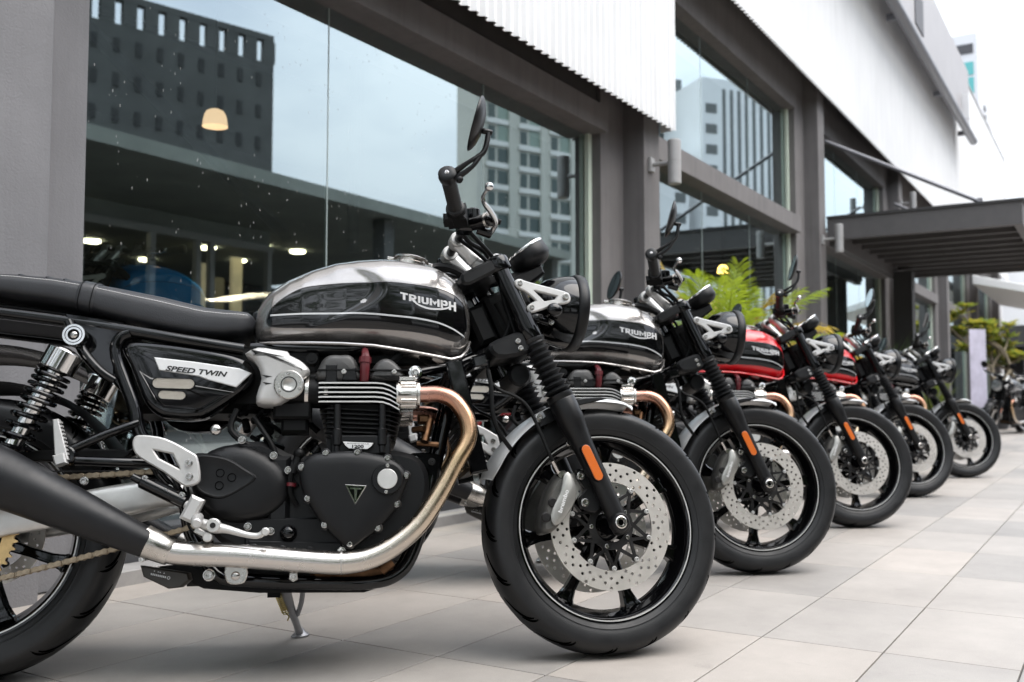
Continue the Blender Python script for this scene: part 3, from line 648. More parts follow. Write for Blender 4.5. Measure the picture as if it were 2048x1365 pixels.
    for q in ((.536, .431), (.561, .421), (.535, .404)):
        hm = MB(); hm.lathe([(.0092, 0), (.0092, .0012), (.0080, .0014), (.0078, -.004), (0, -.004)], (q[0], -.1762, q[1]), (0, -1, 0), 20); part('cover_hole', hm, 'groove_shade', SV)
    for q in ((.646, .304), (.597, .315), (.648, .470), (.578, .505), (.681, .437), (.522, .526), (.428, .40)): bolt(E, (q[0], -.160, q[1]), .008, 'chrome')
    pm = MB(); pm.lathe([(0, .014), (.008, .013), (.015, .008), (.019, 0), (.019, -.02)], (.684, -.160, .299), (0, -1, 0), 24); part('filler_plug', pm, 'black_gloss', E)
    bolt(E, (.800, -.170, .258), .0085, 'steel', kind='hex'); bolt(E, (.522, -.17, .527), .012, 'chrome', kind='dome')
    # throttle body cover and intake
    tb = [(.578, .702), (.606, .717), (.640, .713), (.672, .708), (.678, .699), (.700, .688), (.718, .672), (.722, .660), (.705, .640), (.690, .610), (.660, .586), (.636, .584), (.606, .589), (.610, .620), (.616, .645), (.606, .676), (.592, .692)]
    tm = MB(); tm.stack(spoly(tb, 2), [(0, -.110), (0, -.158), (.003, -.164), (.009, -.168), (.016, -.170)]); TBD = part('throttle_cover', tm, 'silver_cast', E, 40)
    for q in (0, 1):
        gm = MB(); gm.prism([(.615 + .004 * q, .652 - .017 * q), (.640, .648 - .016 * q), (.628, .645 - .016 * q)], -.1695, -.1712, .0003); part('cover_groove', gm, 'dark_metal', TBD)
    gm = MB(); gm.prism([(.618, .700), (.646, .694), (.690, .674), (.652, .687)], -.169, -.1712, .0003); part('cover_groove', gm, 'dark_metal', TBD)
    dm = MB(); dm.lathe([(0, 0), (.0335, 0), (.0335, .006), (.031, .0085), (.0185, .0085), (.0180, .006), (.0160, .006), (.0155, .0085), (.012, .0085), (.010, .007), (0, .0065)], (.678, -.166, .629), (0, -1, 0), 40); RD = part('throttle_disc', dm, 'brushed_steel', TBD)
    dm = MB(); dm.lathe([(.0162, 0), (.0182, 0), (.0182, .0007), (.0162, .0007)], (.678, -.1727, .629), (0, -1, 0), 40, close=True); part('disc_groove', dm, 'black_print', RD)
    for t in (95, 215, 338): bolt(RD, (.678 + .0255 * cos(rad(t)), -.1742, .629 + .0255 * sin(rad(t))), .0042, 'chrome')
    im = MB(); im.cyl((.66, -.115, .622), (.770, -.115, .618), .036, n=24); im.cyl((.712, -.112, .655), (.765, -.11, .65), .016, n=14); im.box((.685, -.11, .575), (.085, .07, .04), None, .006); im.box((.69, -.10, .545), (.06, .06, .04), None, .006); part('intake_boot', im, 'black_plastic', E)
    for x in (.7165, .760):
        im = MB(); im.lathe([(.036, -.004), (.0385, -.004), (.0385, .004), (.036, .004)], (x, -.115, .620), (1, 0, -.036), 28, close=True); part('hose_clamp', im, 'steel', E)
    rp_ = MB(); rp_.lathe([(0, .006), (.006, .006), (.006, .004), (.0125, .004), (.0135, .002), (.0135, -.03), (0, -.03)], (.727, -.140, .695), (0, -1, 0), 24); part('rubber_plug', rp_, 'black_plastic', E)
    mm = MB()       # small dark fittings packed behind the engine and under the tank
    rr = random.Random(3)
    for i in range(46):
        x = rr.uniform(.56, 1.0); z = rr.uniform(.66, .735) if rr.random() < .5 else rr.uniform(.50, .60); x = x if z > .64 else rr.uniform(.56, .72)
        a = V((x, rr.uniform(-.10, -.02), z)); mm.tube([a, a + V((rr.uniform(-.04, .04), rr.uniform(-.03, .03), rr.uniform(-.03, .03)))], rr.uniform(.004, .010), 6)
    mm.box((.66, 0, .69), (.16, .16, .07), None, .01); mm.box((.48, 0, .66), (.30, .16, .16), None, .02); mm.box((.78, 0, .715), (.5, .09, .03), None, .005)
    part('fittings', mm, 'black_plastic', E)['kind'] = 'stuff'
    hz = MB()
    hz.tube([(.60, -.13, .56), (.64, -.14, .50), (.66, -.14, .455), (.70, -.145, .40)], .006, 8, sub=5); hz.tube([(.56, -.12, .58), (.55, -.13, .53), (.60, -.13, .49)], .007, 8, sub=5)
    hz.tube([(.700, -.15, .47), (.688, -.16, .44), (.686, -.158, .39), (.70, -.15, .36)], .006, 8, sub=5); part('breather_hose', hz, 'black_plastic', E)
    gs = MB(); gs.sphere((.703, -.155, .474), .013, 12); gs.cyl((.703, -.155, .474), (.690, -.158, .43), .009, n=10); part('sensor', gs, 'black_plastic', E)
    rc = MB(); rc.lathe([(.009, -.004), (.011, -.004), (.011, .004), (.009, .004)], (.688, -.158, .405), (.1, 0, 1), 14, close=True); part('red_clip', rc, 'red_rubber', E)
    ox = MB(); ox.cyl((1.0, -.125, .555), (.985, -.145, .50), .010, n=10); ox.box((.985, -.12, .555), (.028, .03, .022), None, .005); ox.cyl((.96, -.13, .53), (.985, -.15, .53), .008, n=8); ox.cyl((.97, -.12, .50), (1.02, -.13, .495), .007, n=8); part('lambda_sensor', ox, 'brown_heat', E)
    # ---- radiator
    ra = MB(); Rr = M.Rotation(-.21, 3, 'Y')
    ra.box((1.080, 0, .56), (.030, .25, .25), Rr, .004)
    part('radiator_core', ra, 'black_plastic', B)
    rn = MB()
    for s in (-1, 1): rn.box((1.084, s * .138, .56), (.040, .026, .27), Rr, .004); rn.box((1.118, s * .132, .692), (.034, .034, .028), Rr, .004)
    for i in range(16): rn.box(Rr @ V((-.017, 0, -.115 + i * .0153)) + V((1.080, 0, .56)), (.004, .25, .003), Rr)
    part('radiator_frame', rn, 'black_gloss', B)
    # ---- exhausts
    for s in (-1, 1):
        pa = [(.945, .610, .145), (.985, .611, .150), (1.020, .610, .154), (1.054, .594, .158), (1.079, .558, .163), (1.086, .520, .168), (1.079, .490, .173), (1.061, .459, .177), (1.041, .423, .179), (1.022, .389, .181), (.998, .351, .183), (.969, .312, .184), (.932, .279, .185), (.895, .255, .186), (.858, .240, .186), (.821, .2335, .187), (.78, .233, .188), (.698, .2405, .19), (.568, .254, .196), (.470, .2605, .202), (.432, .268, .205)]
        hm = MB(); hm.tube([(x, s * y, z) for x, z, y in pa], [.020] * 6 + [.0198] * 3 + [.0205, .0212, .022, .0228, .0235, .0243, .025, .0253, .0255, .0255, .0255, .0255], 24, True, 4, heat=True); H = part('exhaust_header', hm, 'header_steel', B, 60)
        jm = MB()
        for x, z, tx, tz in ((.800, .2335, 1, 0), (.698, .2405, 1, -.09)): jm.lathe([(.0250, -.002), (.0262, -.002), (.0262, .002), (.0250, .002)], (x, s * .188, z), (tx, 0, tz), 28, close=True)
        part('pipe_joint', jm, 'brushed_steel', H)
        cm = MB(); cm.lathe([(.020, -.028), (.030, -.028), (.031, -.024), (.0285, -.020), (.0285, .018), (.031, .020), (.031, .026), (.022, .028)], (.948, s * .146, .609), (1, 0, 0), 28)
        for i in range(12):
            a = 2 * pi * i / 12; cm.box(V((.948, s * .146, .609)) + V((0, cos(a), sin(a))) * .0295, (.034, .004, .004), M.Rotation(-a, 3, 'X'))
        cm.box((.944, s * .150, .646), (.038, .018, .014), None, .003); cm.cyl((.925, s * .152, .648), (.968, s * .152, .646), .006, n=10)
        part('port_clamp', cm, 'steel', H)
        cn = MB(); cn.lathe([(.0265, 0), (.029, .003), (.0335, .058), (.0345, .064), (.031, .066)], (.447, s * .203, .2625), (-.91, 0, .41 ), 32); part('muffler_cone', cn, 'brushed_steel', H)
        ax_ = V((-.3, s * -.022, .1425)); ax_ = V((-.300, s * .030, .1430)).normalized(); o_ = V((.398, s * .207, .2825))
        mu = MB(); mu.lathe([(.0, .0), (.0300, 0), (.0315, .004), (.046, .16), (.0595, .32), (.0625, .42), (.0625, .56), (.0590, .60), (.045, .61), (.042, .58), (0, .58)], o_, ax_, 48); part('muffler', mu, 'muffler_black', B, 50)
        tb_ = MB(); tb_.prism(spoly([(.556, .232), (.600, .230), (.600, .203), (.590, .194), (.568, .194), (.558, .204)], 2), s * .183, s * .190, .002); tbp = part('exhaust_tab', tb_, 'brushed_steel', H); bolt(tbp, (.578, s * .190, .211), .0095, 'chrome', (0, s, 0), 'dome')
        tb_ = MB(); tb_.prism([(.690, .214), (.706, .214), (.708, .200), (.698, .195), (.689, .201)], s * .178, s * .186, .001); tbp = part('exhaust_tab', tb_, 'brushed_steel', H); bolt(tbp, (.698, s * .186, .205), .0055, 'steel', (0, s, 0))
    ct = MB(); ct.prism(spoly([(.735, .222), (.80, .230), (.875, .228), (.915, .222), (.905, .196), (.80, .186), (.74, .190)], 2), -.12, .12, .01); ct.cyl((.885, -.13, .215), (.91, -.13, .235), .016, n=14); ct.cyl((.76, -.125, .222), (.76, -.14, .212), .018, n=14); part('catalyst_box', ct, 'brown_heat', B)
    sk = MB(); sk.prism([(.40, .235), (.50, .185), (.62, .172), (.85, .166), (.90, .180), (.86, .192), (.60, .196), (.46, .24)], -.10, .10, .004); part('belly_plate', sk, 'black_plastic', B)
    bx_ = MB(); bx_.stack([(.380, .238), (.478, .220), (.482, .205), (.464, .190), (.440, .188), (.420, .198), (.388, .214)], [(.003, -.13), (0, -.134), (0, -.176), (.003, -.180)]); BXX = part('canister', bx_, 'canister_brown', B)
    tm = MB()       # worn moulded marking, too small to read
    for i in range(9): tm.box((.404 + i * .0036, -.1806, .2195 - i * .0009), (.0022, .0006, .0040))
    for i in (0, 2, 3, 5): tm.box((.410 + i * .004, -.1806, .2255 - i * .0010), (.0022, .0006, .0020))
    tm.lathe([(.0022, 0), (.0034, 0), (.0034, .0006), (.0022, .0006)], (.4395, -.1803, .2105), (0, -1, 0), 12, close=True); part('moulded_mark', tm, 'stripe_grey', BXX)
    bolt(BXX, (.384, -.186, .250), .006, 'steel'); bolt(B, (.520, -.165, .214), .012, 'chrome')
    # ---- swingarm, chain, rear wheel
    sg = MB()
    for s in (-1, 1):
        rings = []
        for x, z, y, hz_, hy in ((.45, .39, .10, .024, .022), (.40, .392, .112, .030, .022), (.352, .384, .120, .036, .020), (.28, .372, .124, .036, .017), (.10, .340, .126, .031, .015), (.02, .318, .126, .028, .014), (-.03, .310, .126, .028, .014), (-.06, .306, .126, .018, .012)):
            rings.append([(x, s * y + hy * abs(cos(a)) ** .6 * (1 if cos(a) > 0 else -1), z + hz_ * abs(sin(a)) ** .6 * (1 if sin(a) > 0 else -1)) for a in [2 * pi * i / 20 for i in range(20)]])
        sg.loft(rings)
    sg.cyl((.43, -.11, .39), (.43, .11, .39), .03, n=20)
    SWG = part('swingarm', sg, 'aluminium', B, 50); bolt(SWG, (.243, -.13, .421), .009, 'chrome')
    cg = MB(); cg.prism(spoly([(.02, .475), (.096, .490), (.306, .492), (.330, .478), (.284, .462), (.142, .468), (.05, .45), (-.02, .42), (-.03, .44)], 2), -.118, -.092, .003); part('chain_guard', cg, 'black_plastic', B)
    hg = MB(); g = []
    for i in range(20):
        a = rad(20 + i * 5.2); g.append([((.345 + .0 * j) * cos(a), .085 * sin(rad(-70 + 140 * j / 10)) , .312 + (.318 + .027 * cos(rad(-70 + 140 * j / 10))) * sin(a)) if False else ((.330 + .020 * cos(rad(-75 + 15 * j))) * cos(a), .092 * sin(rad(-75 + 15 * j)), .312 + (.330 + .020 * cos(rad(-75 + 15 * j))) * sin(a)) for j in range(11)])
    hg.loft(g, False); part('hugger', hg, 'black_plastic', B, 60)
    RW = build_wheel(B, 'rear_wheel', .312, .16, M.Translation((0, 0, .312)), False)
    sk_ = MB(); nt = 42; po = []
    for i in range(nt):
        for t, r in ((-.5, .104), (-.28, .105), (-.10, .113), (.10, .113), (.28, .105)): a = 2 * pi * (i + t) / nt; po.append((r * cos(a), r * sin(a)))
    inn = [(.080 * cos(2 * pi * i / 40), .080 * sin(2 * pi * i / 40)) for i in range(40)]
    N_ = len(po); I_ = [(.080 * cos(atan2(z, x)), .080 * sin(atan2(z, x))) for x, z in po]
    sk_.loft([[(x, -.107, z) for x, z in I_], [(x, -.107, z) for x, z in po], [(x, -.113, z) for x, z in po], [(x, -.113, z) for x, z in I_], [(x, -.107, z) for x, z in I_]], True, False, False)
    sk_.lathe([(.04, -.003), (.06, -.003), (.06, .003), (.04, .003)], (0, -.11, 0), (0, 1, 0), 32, close=True)
    for i in range(6):
        a = 2 * pi * i / 6; sk_.box(V((cos(a) * .07, -.11, sin(a) * .07)), (.034, .005, .016), M.Rotation(-a, 3, 'Y'))
    part('sprocket', sk_, 'gold_metal', RW, 30)
    # chain: alternating outer and inner links
    def link_mesh(outer):
        b = MB(); r = .0066 if outer else .0062; hw = .0095 if outer else .0065; p = .0159 / 2
        po = [(p + r * cos(t), r * sin(t)) for t in [-PI2 + pi * i / 5 for i in range(6)]] + [(0, r * .72)] + [(-p + r * cos(t), r * sin(t)) for t in [PI2 + pi * i / 5 for i in range(6)]] + [(0, -r * .72)]
        for s in (-1, 1): b.stack(po, [(.0006, s * (hw + .0018)), (0, s * (hw + .001)), (0, s * hw)])
        if outer:
            for q in (-p, p): b.cyl((q, -hw - .0028, 0), (q, hw + .0028, 0), .0028, n=8)
        else:
            for q in (-p, p): b.cyl((q, -hw, 0), (q, hw, 0), .005, n=8)
        return b.mesh('chain_link', 'chain_metal', 30)
    lo, li = link_mesh(True), link_mesh(False); CH = None
    cs = MB(); cs.box((.27, -.11, .445), (.54, .003, .003)); cs.cyl((.53, -.118, .40), (.53, -.10, .40), .045, n=20)
    CH = part('chain', cs, 'dark_metal', B)
    for (ax0, az0, bx0, bz0) in ((-.02, .424, .52, .452), (.015, .203, .52, .332)):
        d = V((bx0 - ax0, 0, bz0 - az0)); L = d.length; n = int(L / .0159); an = atan2(d.z, d.x)
        for i in range(n):
            p = V((ax0, -.110, az0)) + d * ((i + .5) * .0159 / L); p.z -= .004 * sin(pi * i / n)
            link('chain_link', lo if i % 2 else li, CH, M.Translation(p) @ M.Rotation(-an, 4, 'Y'))
    # rear brake, pedal, footpeg
    mc = MB(); mc.cyl((.375, -.198, .414), (.470, -.198, .366), .0145, n=16, bev=.003); mc.cyl((.358, -.198, .423), (.378, -.198, .413), .009, n=12); mc.box((.425, -.196, .392), (.06, .026, .030), M.Rotation(.47, 3, 'Y'), .004); part('rear_master_cylinder', mc, 'black_gloss', B)
    for q in ((.385, .418), (.428, .392), (.463, .382)): bolt(B, (q[0], -.206, q[1]), .0065, 'chrome')
    fp = MB(); fp.box((.486, -.205, .352), (.030, .03, .055), M.Rotation(.45, 3, 'Y'), .006); fp.cyl((.495, -.19, .335), (.507, -.285, .318), .0125, .0105, n=14, bev=.003); fp.cyl((.470, -.20, .366), (.505, -.20, .322), .009, n=10)
    part('footpeg', fp, 'silver_cast', B)
    bp = MB(); bp.tube([(.500, -.205, .322), (.535, -.216, .312), (.560, -.22, .308), (.600, -.222, .296), (.625, -.224, .293), (.640, -.226, .302)], [.012, .0125, .009, .0065, .0065, .007], 10, sub=4); bp.cyl((.533, -.205, .316), (.533, -.235, .316), .015, n=16, bev=.002); bp.cyl((.640, -.215, .302), (.642, -.25, .300), .0085, n=12, bev=.002)
    bp.box((.512, -.212, .300), (.04, .018, .012), M.Rotation(.5, 3, 'Y'), .002); bp.cyl((.522, -.20, .292), (.522, -.232, .292), .010, n=12, bev=.002)
    part('brake_pedal', bp, 'aluminium', B); bl = MB(); bl.cyl((.533, -.2352, .316), (.533, -.2375, .316), .006, n=12); part('pedal_pivot', bl, 'dark_metal', B)
    wi = MB()
    for k in range(4): wi.tube([(.40 + .03 * k, -.15, .43), (.43 + .02 * k, -.165, .40 - .01 * k), (.47, -.16, .37 - .015 * k), (.50, -.15, .35 - .02 * k)], .0035, 6, sub=4)
    part('wiring', wi, 'black_plastic', B)
    rf = MB(); g = []
    for i in range(26):
        a = rad(64 + i * 3.6); ra_ = .452 - .02 * (1 - i / 25)
        g.append([((ra_ - .035 + .035 * cos(rad(-78 + 15.6 * j))) * cos(a), .095 * sin(rad(-78 + 15.6 * j)), .312 + (ra_ - .035 + .035 * cos(rad(-78 + 15.6 * j))) * sin(a)) for j in range(11)])
    rf.loft(g, False); part('rear_fender', rf, 'silver_paint', B, 60)
    ut = MB(); ut.prism([(-.30, .835), (.10, .792), (.30, .766), (.30, .79), (.10, .82), (-.30, .87)], -.10, .10, .004); part('undertray', ut, 'black_plastic', B)
    tl = MB(); tl.lathe([(0, .03), (.035, .028), (.042, .0), (.036, -.03), (0, -.04)], (-.40, 0, .84), (-1, 0, .1), 24); part('tail_lamp', tl, 'red_rubber', B)
    # ---- side stand
    ss = MB(); ss.tube([(.655, .13, .190), (.664, .17, .155), (.672, .215, .122), (.684, .27, .08), (.690, .295, .058)], [.014, .0125, .0105, .009, .011], 12, sub=4); ss.tube([(.705, .13, .185), (.698, .19, .14), (.686, .235, .108)], .0065, 8, sub=4)
    ss.lathe([(0, .0), (.023, .0), (.024, .004), (.016, .010), (.010, .02), (0, .022)], (.691, .302, .0505), (-.1, -.168, .98), 18)
    part('side_stand', ss, 'stand_grey', B)
    sp = MB(); sp.tube([(.642 + .016 * i / 60 + .008 * cos(i * 1.05), .145 + .06 * i / 60, .165 - .05 * i / 60 + .006 * sin(i * 1.05)) for i in range(61)], .0018, 5); sp.tube([(.657, .20, .118), (.667, .215, .105), (.663, .225, .095)], .002, 5); part('stand_spring', sp, 'spring_gold', B)
    kt = MB(); kt.box((.634, .14, .162), (.03, .03, .014), None, .003); part('stand_switch', kt, 'black_plastic', B)

    # ================= steered front end
    SM = steer_mtx(rad(6.9))
    def sp_(name, mb, mats, ang=38, parent=None):
        o = part(name, mb, mats, parent or B, ang, None if parent else SM)
        if not parent: o.pass_index = 1
        return o
    FD = V((-.4005, 0, .9163)); A0 = V((1.439, 0, .306))
    def fk(t, y=0): return A0 + FD * t + V((0, y, 0))
    for s in (-1, 1):
        lg = MB(); lg.lathe([(0, -.030), (.016, -.029), (.023, -.022), (.0245, 0), (.0235, .03), (.0238, .10), (.0250, .16), (.0262, .20), (.0290, .235), (.0325, .262), (.0335, .268), (.0335, .318), (.0320, .322), (.0335, .324), (.0335, .336), (.030, .338), (.022, .338), (.022, .34)], fk(0, s * .105), FD, 32)
        LG = sp_('fork_leg', lg, 'black_fork', 45)
        gt = MB(); prof = [(.030, .330)]
        n = 9
        for i in range(n):
            f = i / (n - 1); t = .340 + .124 * f; R_ = .0355 - .006 * f; prof += [(.0225, t - .002), (R_ - .004, t + .0038), (R_ + .0012, t + .0062), (R_ - .002, t + .0082)]
        prof += [(.0255, .476), (.0285, .479), (.0285, .486), (.024, .487)]
        gt.lathe(prof, fk(0, s * .105), FD, 36); sp_('fork_gaiter', gt, 'gaiter_rubber', 50, LG)
        up = MB(); up.lathe([(.0262, .484), (.0270, .486), (.0272, .515), (.0262, .545), (.0262, .549), (.0215, .550), (.0213, .66), (.0213, .672), (.0285, .673), (.0300, .676), (.0300, .702), (.0285, .706), (.0215, .707), (.0215, .712), (0, .712)], fk(0, s * .105), FD, 32); sp_('fork_tube', up, 'black_gloss', 40, LG)
        tc_ = MB(); tc_.lathe([(0, .720), (.010, .7195), (.0145, .716), (.0155, .711)], fk(0, s * .105), FD, 6); sp_('fork_cap', tc_, 'aluminium', 30, LG)
        rl = MB(); c = V((1.3695, s * .1335, .4435)); w_ = V((.9163, 0, .4005))
        po = []
        for i in range(9): a = pi * i / 8; po.append((cos(a) * .0112, .034 + sin(a) * .0112))
        for i in range(9): a = pi + pi * i / 8; po.append((cos(a) * .0112, -.034 + sin(a) * .0112))
        mpz = lambda x, z, y: c + w_ * x + FD * z + V((0, s * y, 0))
        rl.prism(po, -.006, .0035, .0012, mpz); RL = sp_('reflector', rl, 'orange_lens', 40, LG)
        rb = MB(); rb.prism(inset(po, -.0022), -.010, .0012, .001, mpz); sp_('reflector_base', rb, 'black_plastic', 40, RL)
        ab = MB(); ab.lathe([(.0, .0), (.024, 0), (.0245, .010), (.0225, .020), (.0185, .024), (.0165, .024), (.0155, .020), (0, .019)], (1.434, s * .111, .303), (0, s, 0), 28); AB = sp_('axle_boss', ab, 'black_fork', 40, LG)
        an = MB(); an.lathe([(.0150, .019), (.0150, .0235), (.0125, .0250), (.0085, .0250), (.0078, .021), (0, .021)], (1.434, s * .111, .303), (0, s, 0), 6 if False else 24); sp_('axle_end', an, 'steel', 30, AB)
        ax2 = MB(); ax2.cyl((1.434, s * .1315, .303), (1.434, s * .1322, .303), .0075, n=6); sp_('axle_socket', ax2, 'groove_shade', 30, AB)
        # caliper
        ca = MB(); cpz = spoly([(1.246, .284), (1.262, .282), (1.281, .292), (1.318, .332), (1.336, .362), (1.332, .395), (1.318, .424), (1.303, .430), (1.288, .415), (1.268, .385), (1.252, .345), (1.243, .308)], 2)
        ca.stack(cpz, [(.004, s * .055), (0, s * .060), (0, s * .100), (.004, s * .110), (.010, s * .116)]); CA = sp_('brake_caliper', ca, 'caliper_dark', 40)
        cf = MB(); cf.stack(spoly([(1.270, .300), (1.288, .304), (1.318, .340), (1.331, .372), (1.326, .408), (1.312, .424), (1.300, .412), (1.292, .378), (1.276, .350), (1.264, .322)], 2), [(0, s * .112), (.001, s * .1215), (.005, s * .1245)]); sp_('caliper_face', cf, 'caliper_grey', 40, CA)
        vs2, fs, h = text2d('brembo', .02); tm = MB(); p0 = V((1.2905, 0, .3265)); du = V((.0205, 0, .0525)); dv = V((-.0115, 0, .0045))
        if s > 0: p0 = p0 + du; du = -du; dv = -dv; p0 = p0 - dv
        tm.add([p0 + du * u + dv * v * .82 + V((0, s * .1252, 0)) for u, v in vs2], fs); sp_('lettering', tm, 'white_print', 40, CA)
        ps = MB()
        for q in ((1.262, .318), (1.280, .352)): ps.cyl((q[0] - .008, s * .112, q[1]), (q[0] - .008, s * .120, q[1]), .012, n=16, bev=.003)
        sp_('piston_cap', ps, 'dark_metal', 40, CA)
        bk = MB(); bk.prism(spoly([(1.340, .432), (1.362, .430), (1.388, .405), (1.402, .350), (1.385, .330), (1.352, .340), (1.345, .365), (1.362, .385), (1.345, .410)], 2), s * .082, s * .098, .003); sp_('caliper_bracket', bk, 'black_fork', 40, LG)
        for q in ((1.352, .417), (1.359, .353)): o = bolt(CA, (q[0], s * .098, q[1]), .0095, 'chrome', (0, s, 0))
        hs_ = MB(); hs_.tube([(1.14, s * .07, .70), (1.128, s * .11, .65), (1.150, s * .120, .620), (1.190, s * .125, .602), (1.218, s * .125, .578), (1.240, s * .123, .535), (1.270, s * .120, .462), (1.288, s * .112, .432)], .0042, 8, sub=5); sp_('brake_hose', hs_, 'black_plastic', 40)
        he = MB(); he.cyl((1.276, s * .118, .450), (1.296, s * .108, .418), .0055, n=10); he.cyl((1.298, s * .098, .417), (1.298, s * .116, .417), .0085, n=12); sp_('hose_banjo', he, 'steel', 40)
        # headlamp bracket
        hb = MB(); hb.ringprism(spoly([(1.199, .894), (1.212, .900), (1.235, .893), (1.325, .874), (1.340, .864), (1.341, .850), (1.330, .842), (1.300, .836), (1.245, .815), (1.232, .816), (1.227, .827), (1.237, .838), (1.252, .843), (1.226, .866), (1.206, .876), (1.198, .884)], 3), [(1.2475, .871), (1.305, .859), (1.300, .851), (1.273, .845)], s * .114, s * .126, .003)
        HB = sp_('headlamp_bracket', hb, 'silver_cast', 40)
        for q, r in (((1.211, .888), .0065), ((1.239, .827), .0065), ((1.327, .858), .0085)): bolt(HB, (q[0], s * .126, q[1]), r, 'chrome', (0, s, 0))
        ind = MB(); ind.sphere((1.297, s * .128, .823), .022, 16, (.95, .55, .80)); ind.cyl((1.285, s * .095, .825), (1.292, s * .12, .824), .011, n=12); ind.box((1.262, s * .112, .803), (.05, .012, .02), M.Rotation(.3, 3, 'Y'), .003); sp_('indicator_mount', ind, 'black_gloss', 50)
        bolt(HB, (1.262, s * .119, .806), .0065, 'dark_metal', (0, s, 0)); bolt(HB, (1.298, s * .094, .800), .0065, 'chrome', (0, s, 0))
        for q in ((1.203, .741), (1.2095, .724)): bolt(LG, (q[0], s * .118, q[1]), .0065, 'chrome', (0, s, 0))
        # handlebar half: riser, bar, switchgear, grip, bar end
        ri = MB(); ri.cyl((1.140, s * .05, .945), (1.075, s * .05, 1.012), .0185, n=20, bev=.002); ri.cyl((1.072, s * .05 - .02, 1.017), (1.072, s * .05 + .02, 1.017), .0205, n=20, bev=.003); ri.cyl((1.120, s * .05, .965), (1.106, s * .05, .980), .0200, n=20, bev=.002)
        sp_('bar_riser', ri, 'aluminium', 40)
        ba = MB(); ba.tube([(1.072, 0, 1.017), (1.072, s * .07, 1.017), (1.064, s * .14, 1.008), (1.045, s * .20, 1.012), (1.018, s * .27, 1.028), (.990, s * .345, 1.046)], .0112, 14, sub=5); BR = sp_('handlebar', ba, 'black_fork', 50)
        g0, g1 = V((1.026, s * .245, 1.022)), V((.987, s * .352, 1.048)); gd = (g1 - g0).normalized(); gl = (g1 - g0).length
        gp = MB(); pr = [(.0120, 0), (.0215, .0), (.0215, .006), (.0170, .008)]
        for i in range(13): t = .010 + i * (gl - .022) / 12; pr += [(.0162, t), (.0162, t + .003), (.0172, t + .0038), (.0172, t + .0062)]
        pr += [(.0170, gl - .003), (.0150, gl)]
        gp.lathe(pr, g0, gd, 24); sp_('grip', gp, 'rubber', 40, BR)
        be = MB(); be.lathe([(.017, -.004), (.0205, -.002), (.0215, .004), (.0205, .016), (.017, .019), (.0065, .0195)], g1, gd, 28); be.lathe([(.0065, .0195), (0, .0195)], g1, gd, 28); sp_('bar_end', be, 'black_fork', 40, BR)
        bb = bolt(BR, tuple(g1 + gd * .0195), .0045, 'chrome', tuple(gd))
        sw_ = MB(); ctr = V((1.037, s * .215, 1.016)); RRm = (V((0, 1, 0)).rotation_difference(gd * 1.0 if s > 0 else gd * -1.0)).to_matrix()
        sw_.box(ctr, (.046, .050, .048), RRm, .008); sw_.cyl(ctr - gd * .01, ctr + gd * .034, .0235, n=20, bev=.004); sw_.box(ctr + V((-.022, 0, -.012)), (.022, .03, .026), RRm, .005)
        sw_.box(ctr + V((-.018, s * .01, .020)), (.012, .012, .012), RRm, .002); sp_('switchgear', sw_, 'black_plastic', 40, BR)
        ms = MB(); ms.cyl((1.062, s * .165, 1.012), (1.118, s * .225, 1.010), .0165, n=18, bev=.003); ms.cyl((1.085, s * .175, 1.020), (1.083, s * .178, 1.052), .019, n=20, bev=.003); ms.box((1.062, s * .175, 1.008), (.035, .04, .034), None, .005); ms.cyl((1.09, s * .19, .995), (1.125, s * .19, .985), .011, n=12, bev=.002)
        sp_('master_cylinder', ms, 'black_gloss', 40, BR)
        mk = MB(); mk.lathe([(.0168, 0), (.0195, .0), (.0195, .006), (.0168, .006)], (1.108, s * .2145, 1.0105), (.68, s * .73, -.03), 20, close=True); sp_('clamp_ring', mk, 'steel', 40, BR)
        lv = MB(); lv.tube([(1.122, s * .175, .988), (1.132, s * .21, 1.006), (1.108, s * .255, 1.016), (1.085, s * .29, 1.020), (1.074, s * .32, 1.022), (1.078, s * .345, 1.030)], [.009, .0085, .0075, .0065, .006, .0055], 10, sub=5, sq=.7); lv.sphere((1.081, s * .352, 1.034), .0105, 14)
        sp_('brake_lever' if s < 0 else 'clutch_lever', lv, 'chrome', 60, BR)
        ad = MB(); ad.cyl((1.128, s * .20, 1.018), (1.146, s * .205, 1.012), .007, n=10, bev=.001); sp_('lever_adjuster', ad, 'black_plastic', 40, BR)
        # bar-end mirror
        am = MB(); e0 = g1 + gd * .010
        am.tube([e0 + V((.014, 0, .006)), (1.026, s * .385, 1.073), (1.046, s * .388, 1.086)], [.008, .0052, .0052], 8, sub=4); am.tube([e0 + V((.018, 0, -.008)), (1.034, s * .385, 1.062), (1.052, s * .388, 1.088)], [.008, .0052, .006], 8, sub=4)
        am.tube([(1.046, s * .388, 1.086), (1.060, s * .389, 1.098), (1.068, s * .39, 1.118), (1.073, s * .39, 1.147)], .0062, 10, sub=5); am.cyl((1.082, s * .39, 1.148), (1.058, s * .39, 1.151), .0068, n=12, bev=.0015); am.cyl(e0 + V((.026, 0, -.012)), e0 + V((.026, s * .014, -.014)), .0072, n=12, bev=.001)
        MA = sp_('mirror_arm', am, 'black_fork', 50)
        mr_ = MB(); mn = V((.945, s * .16, -.285)).normalized(); mc_ = V((1.046, s * .392, 1.166))
        mr_.lathe([(0, .017), (.025, .0155), (.045, .010), (.058, .0035), (.0625, -.001), (.0630, -.004), (.0610, -.0055), (.058, -.005)], mc_, mn, 40); sp_('mirror_shell', mr_, 'black_fork', 50, MA)
        mg = MB(); mg.lathe([(.0585, -.0045), (.03, -.0038), (0, -.0035)], mc_, mn, 40); sp_('mirror_glass', mg, 'mirror_glass', 60, MA)
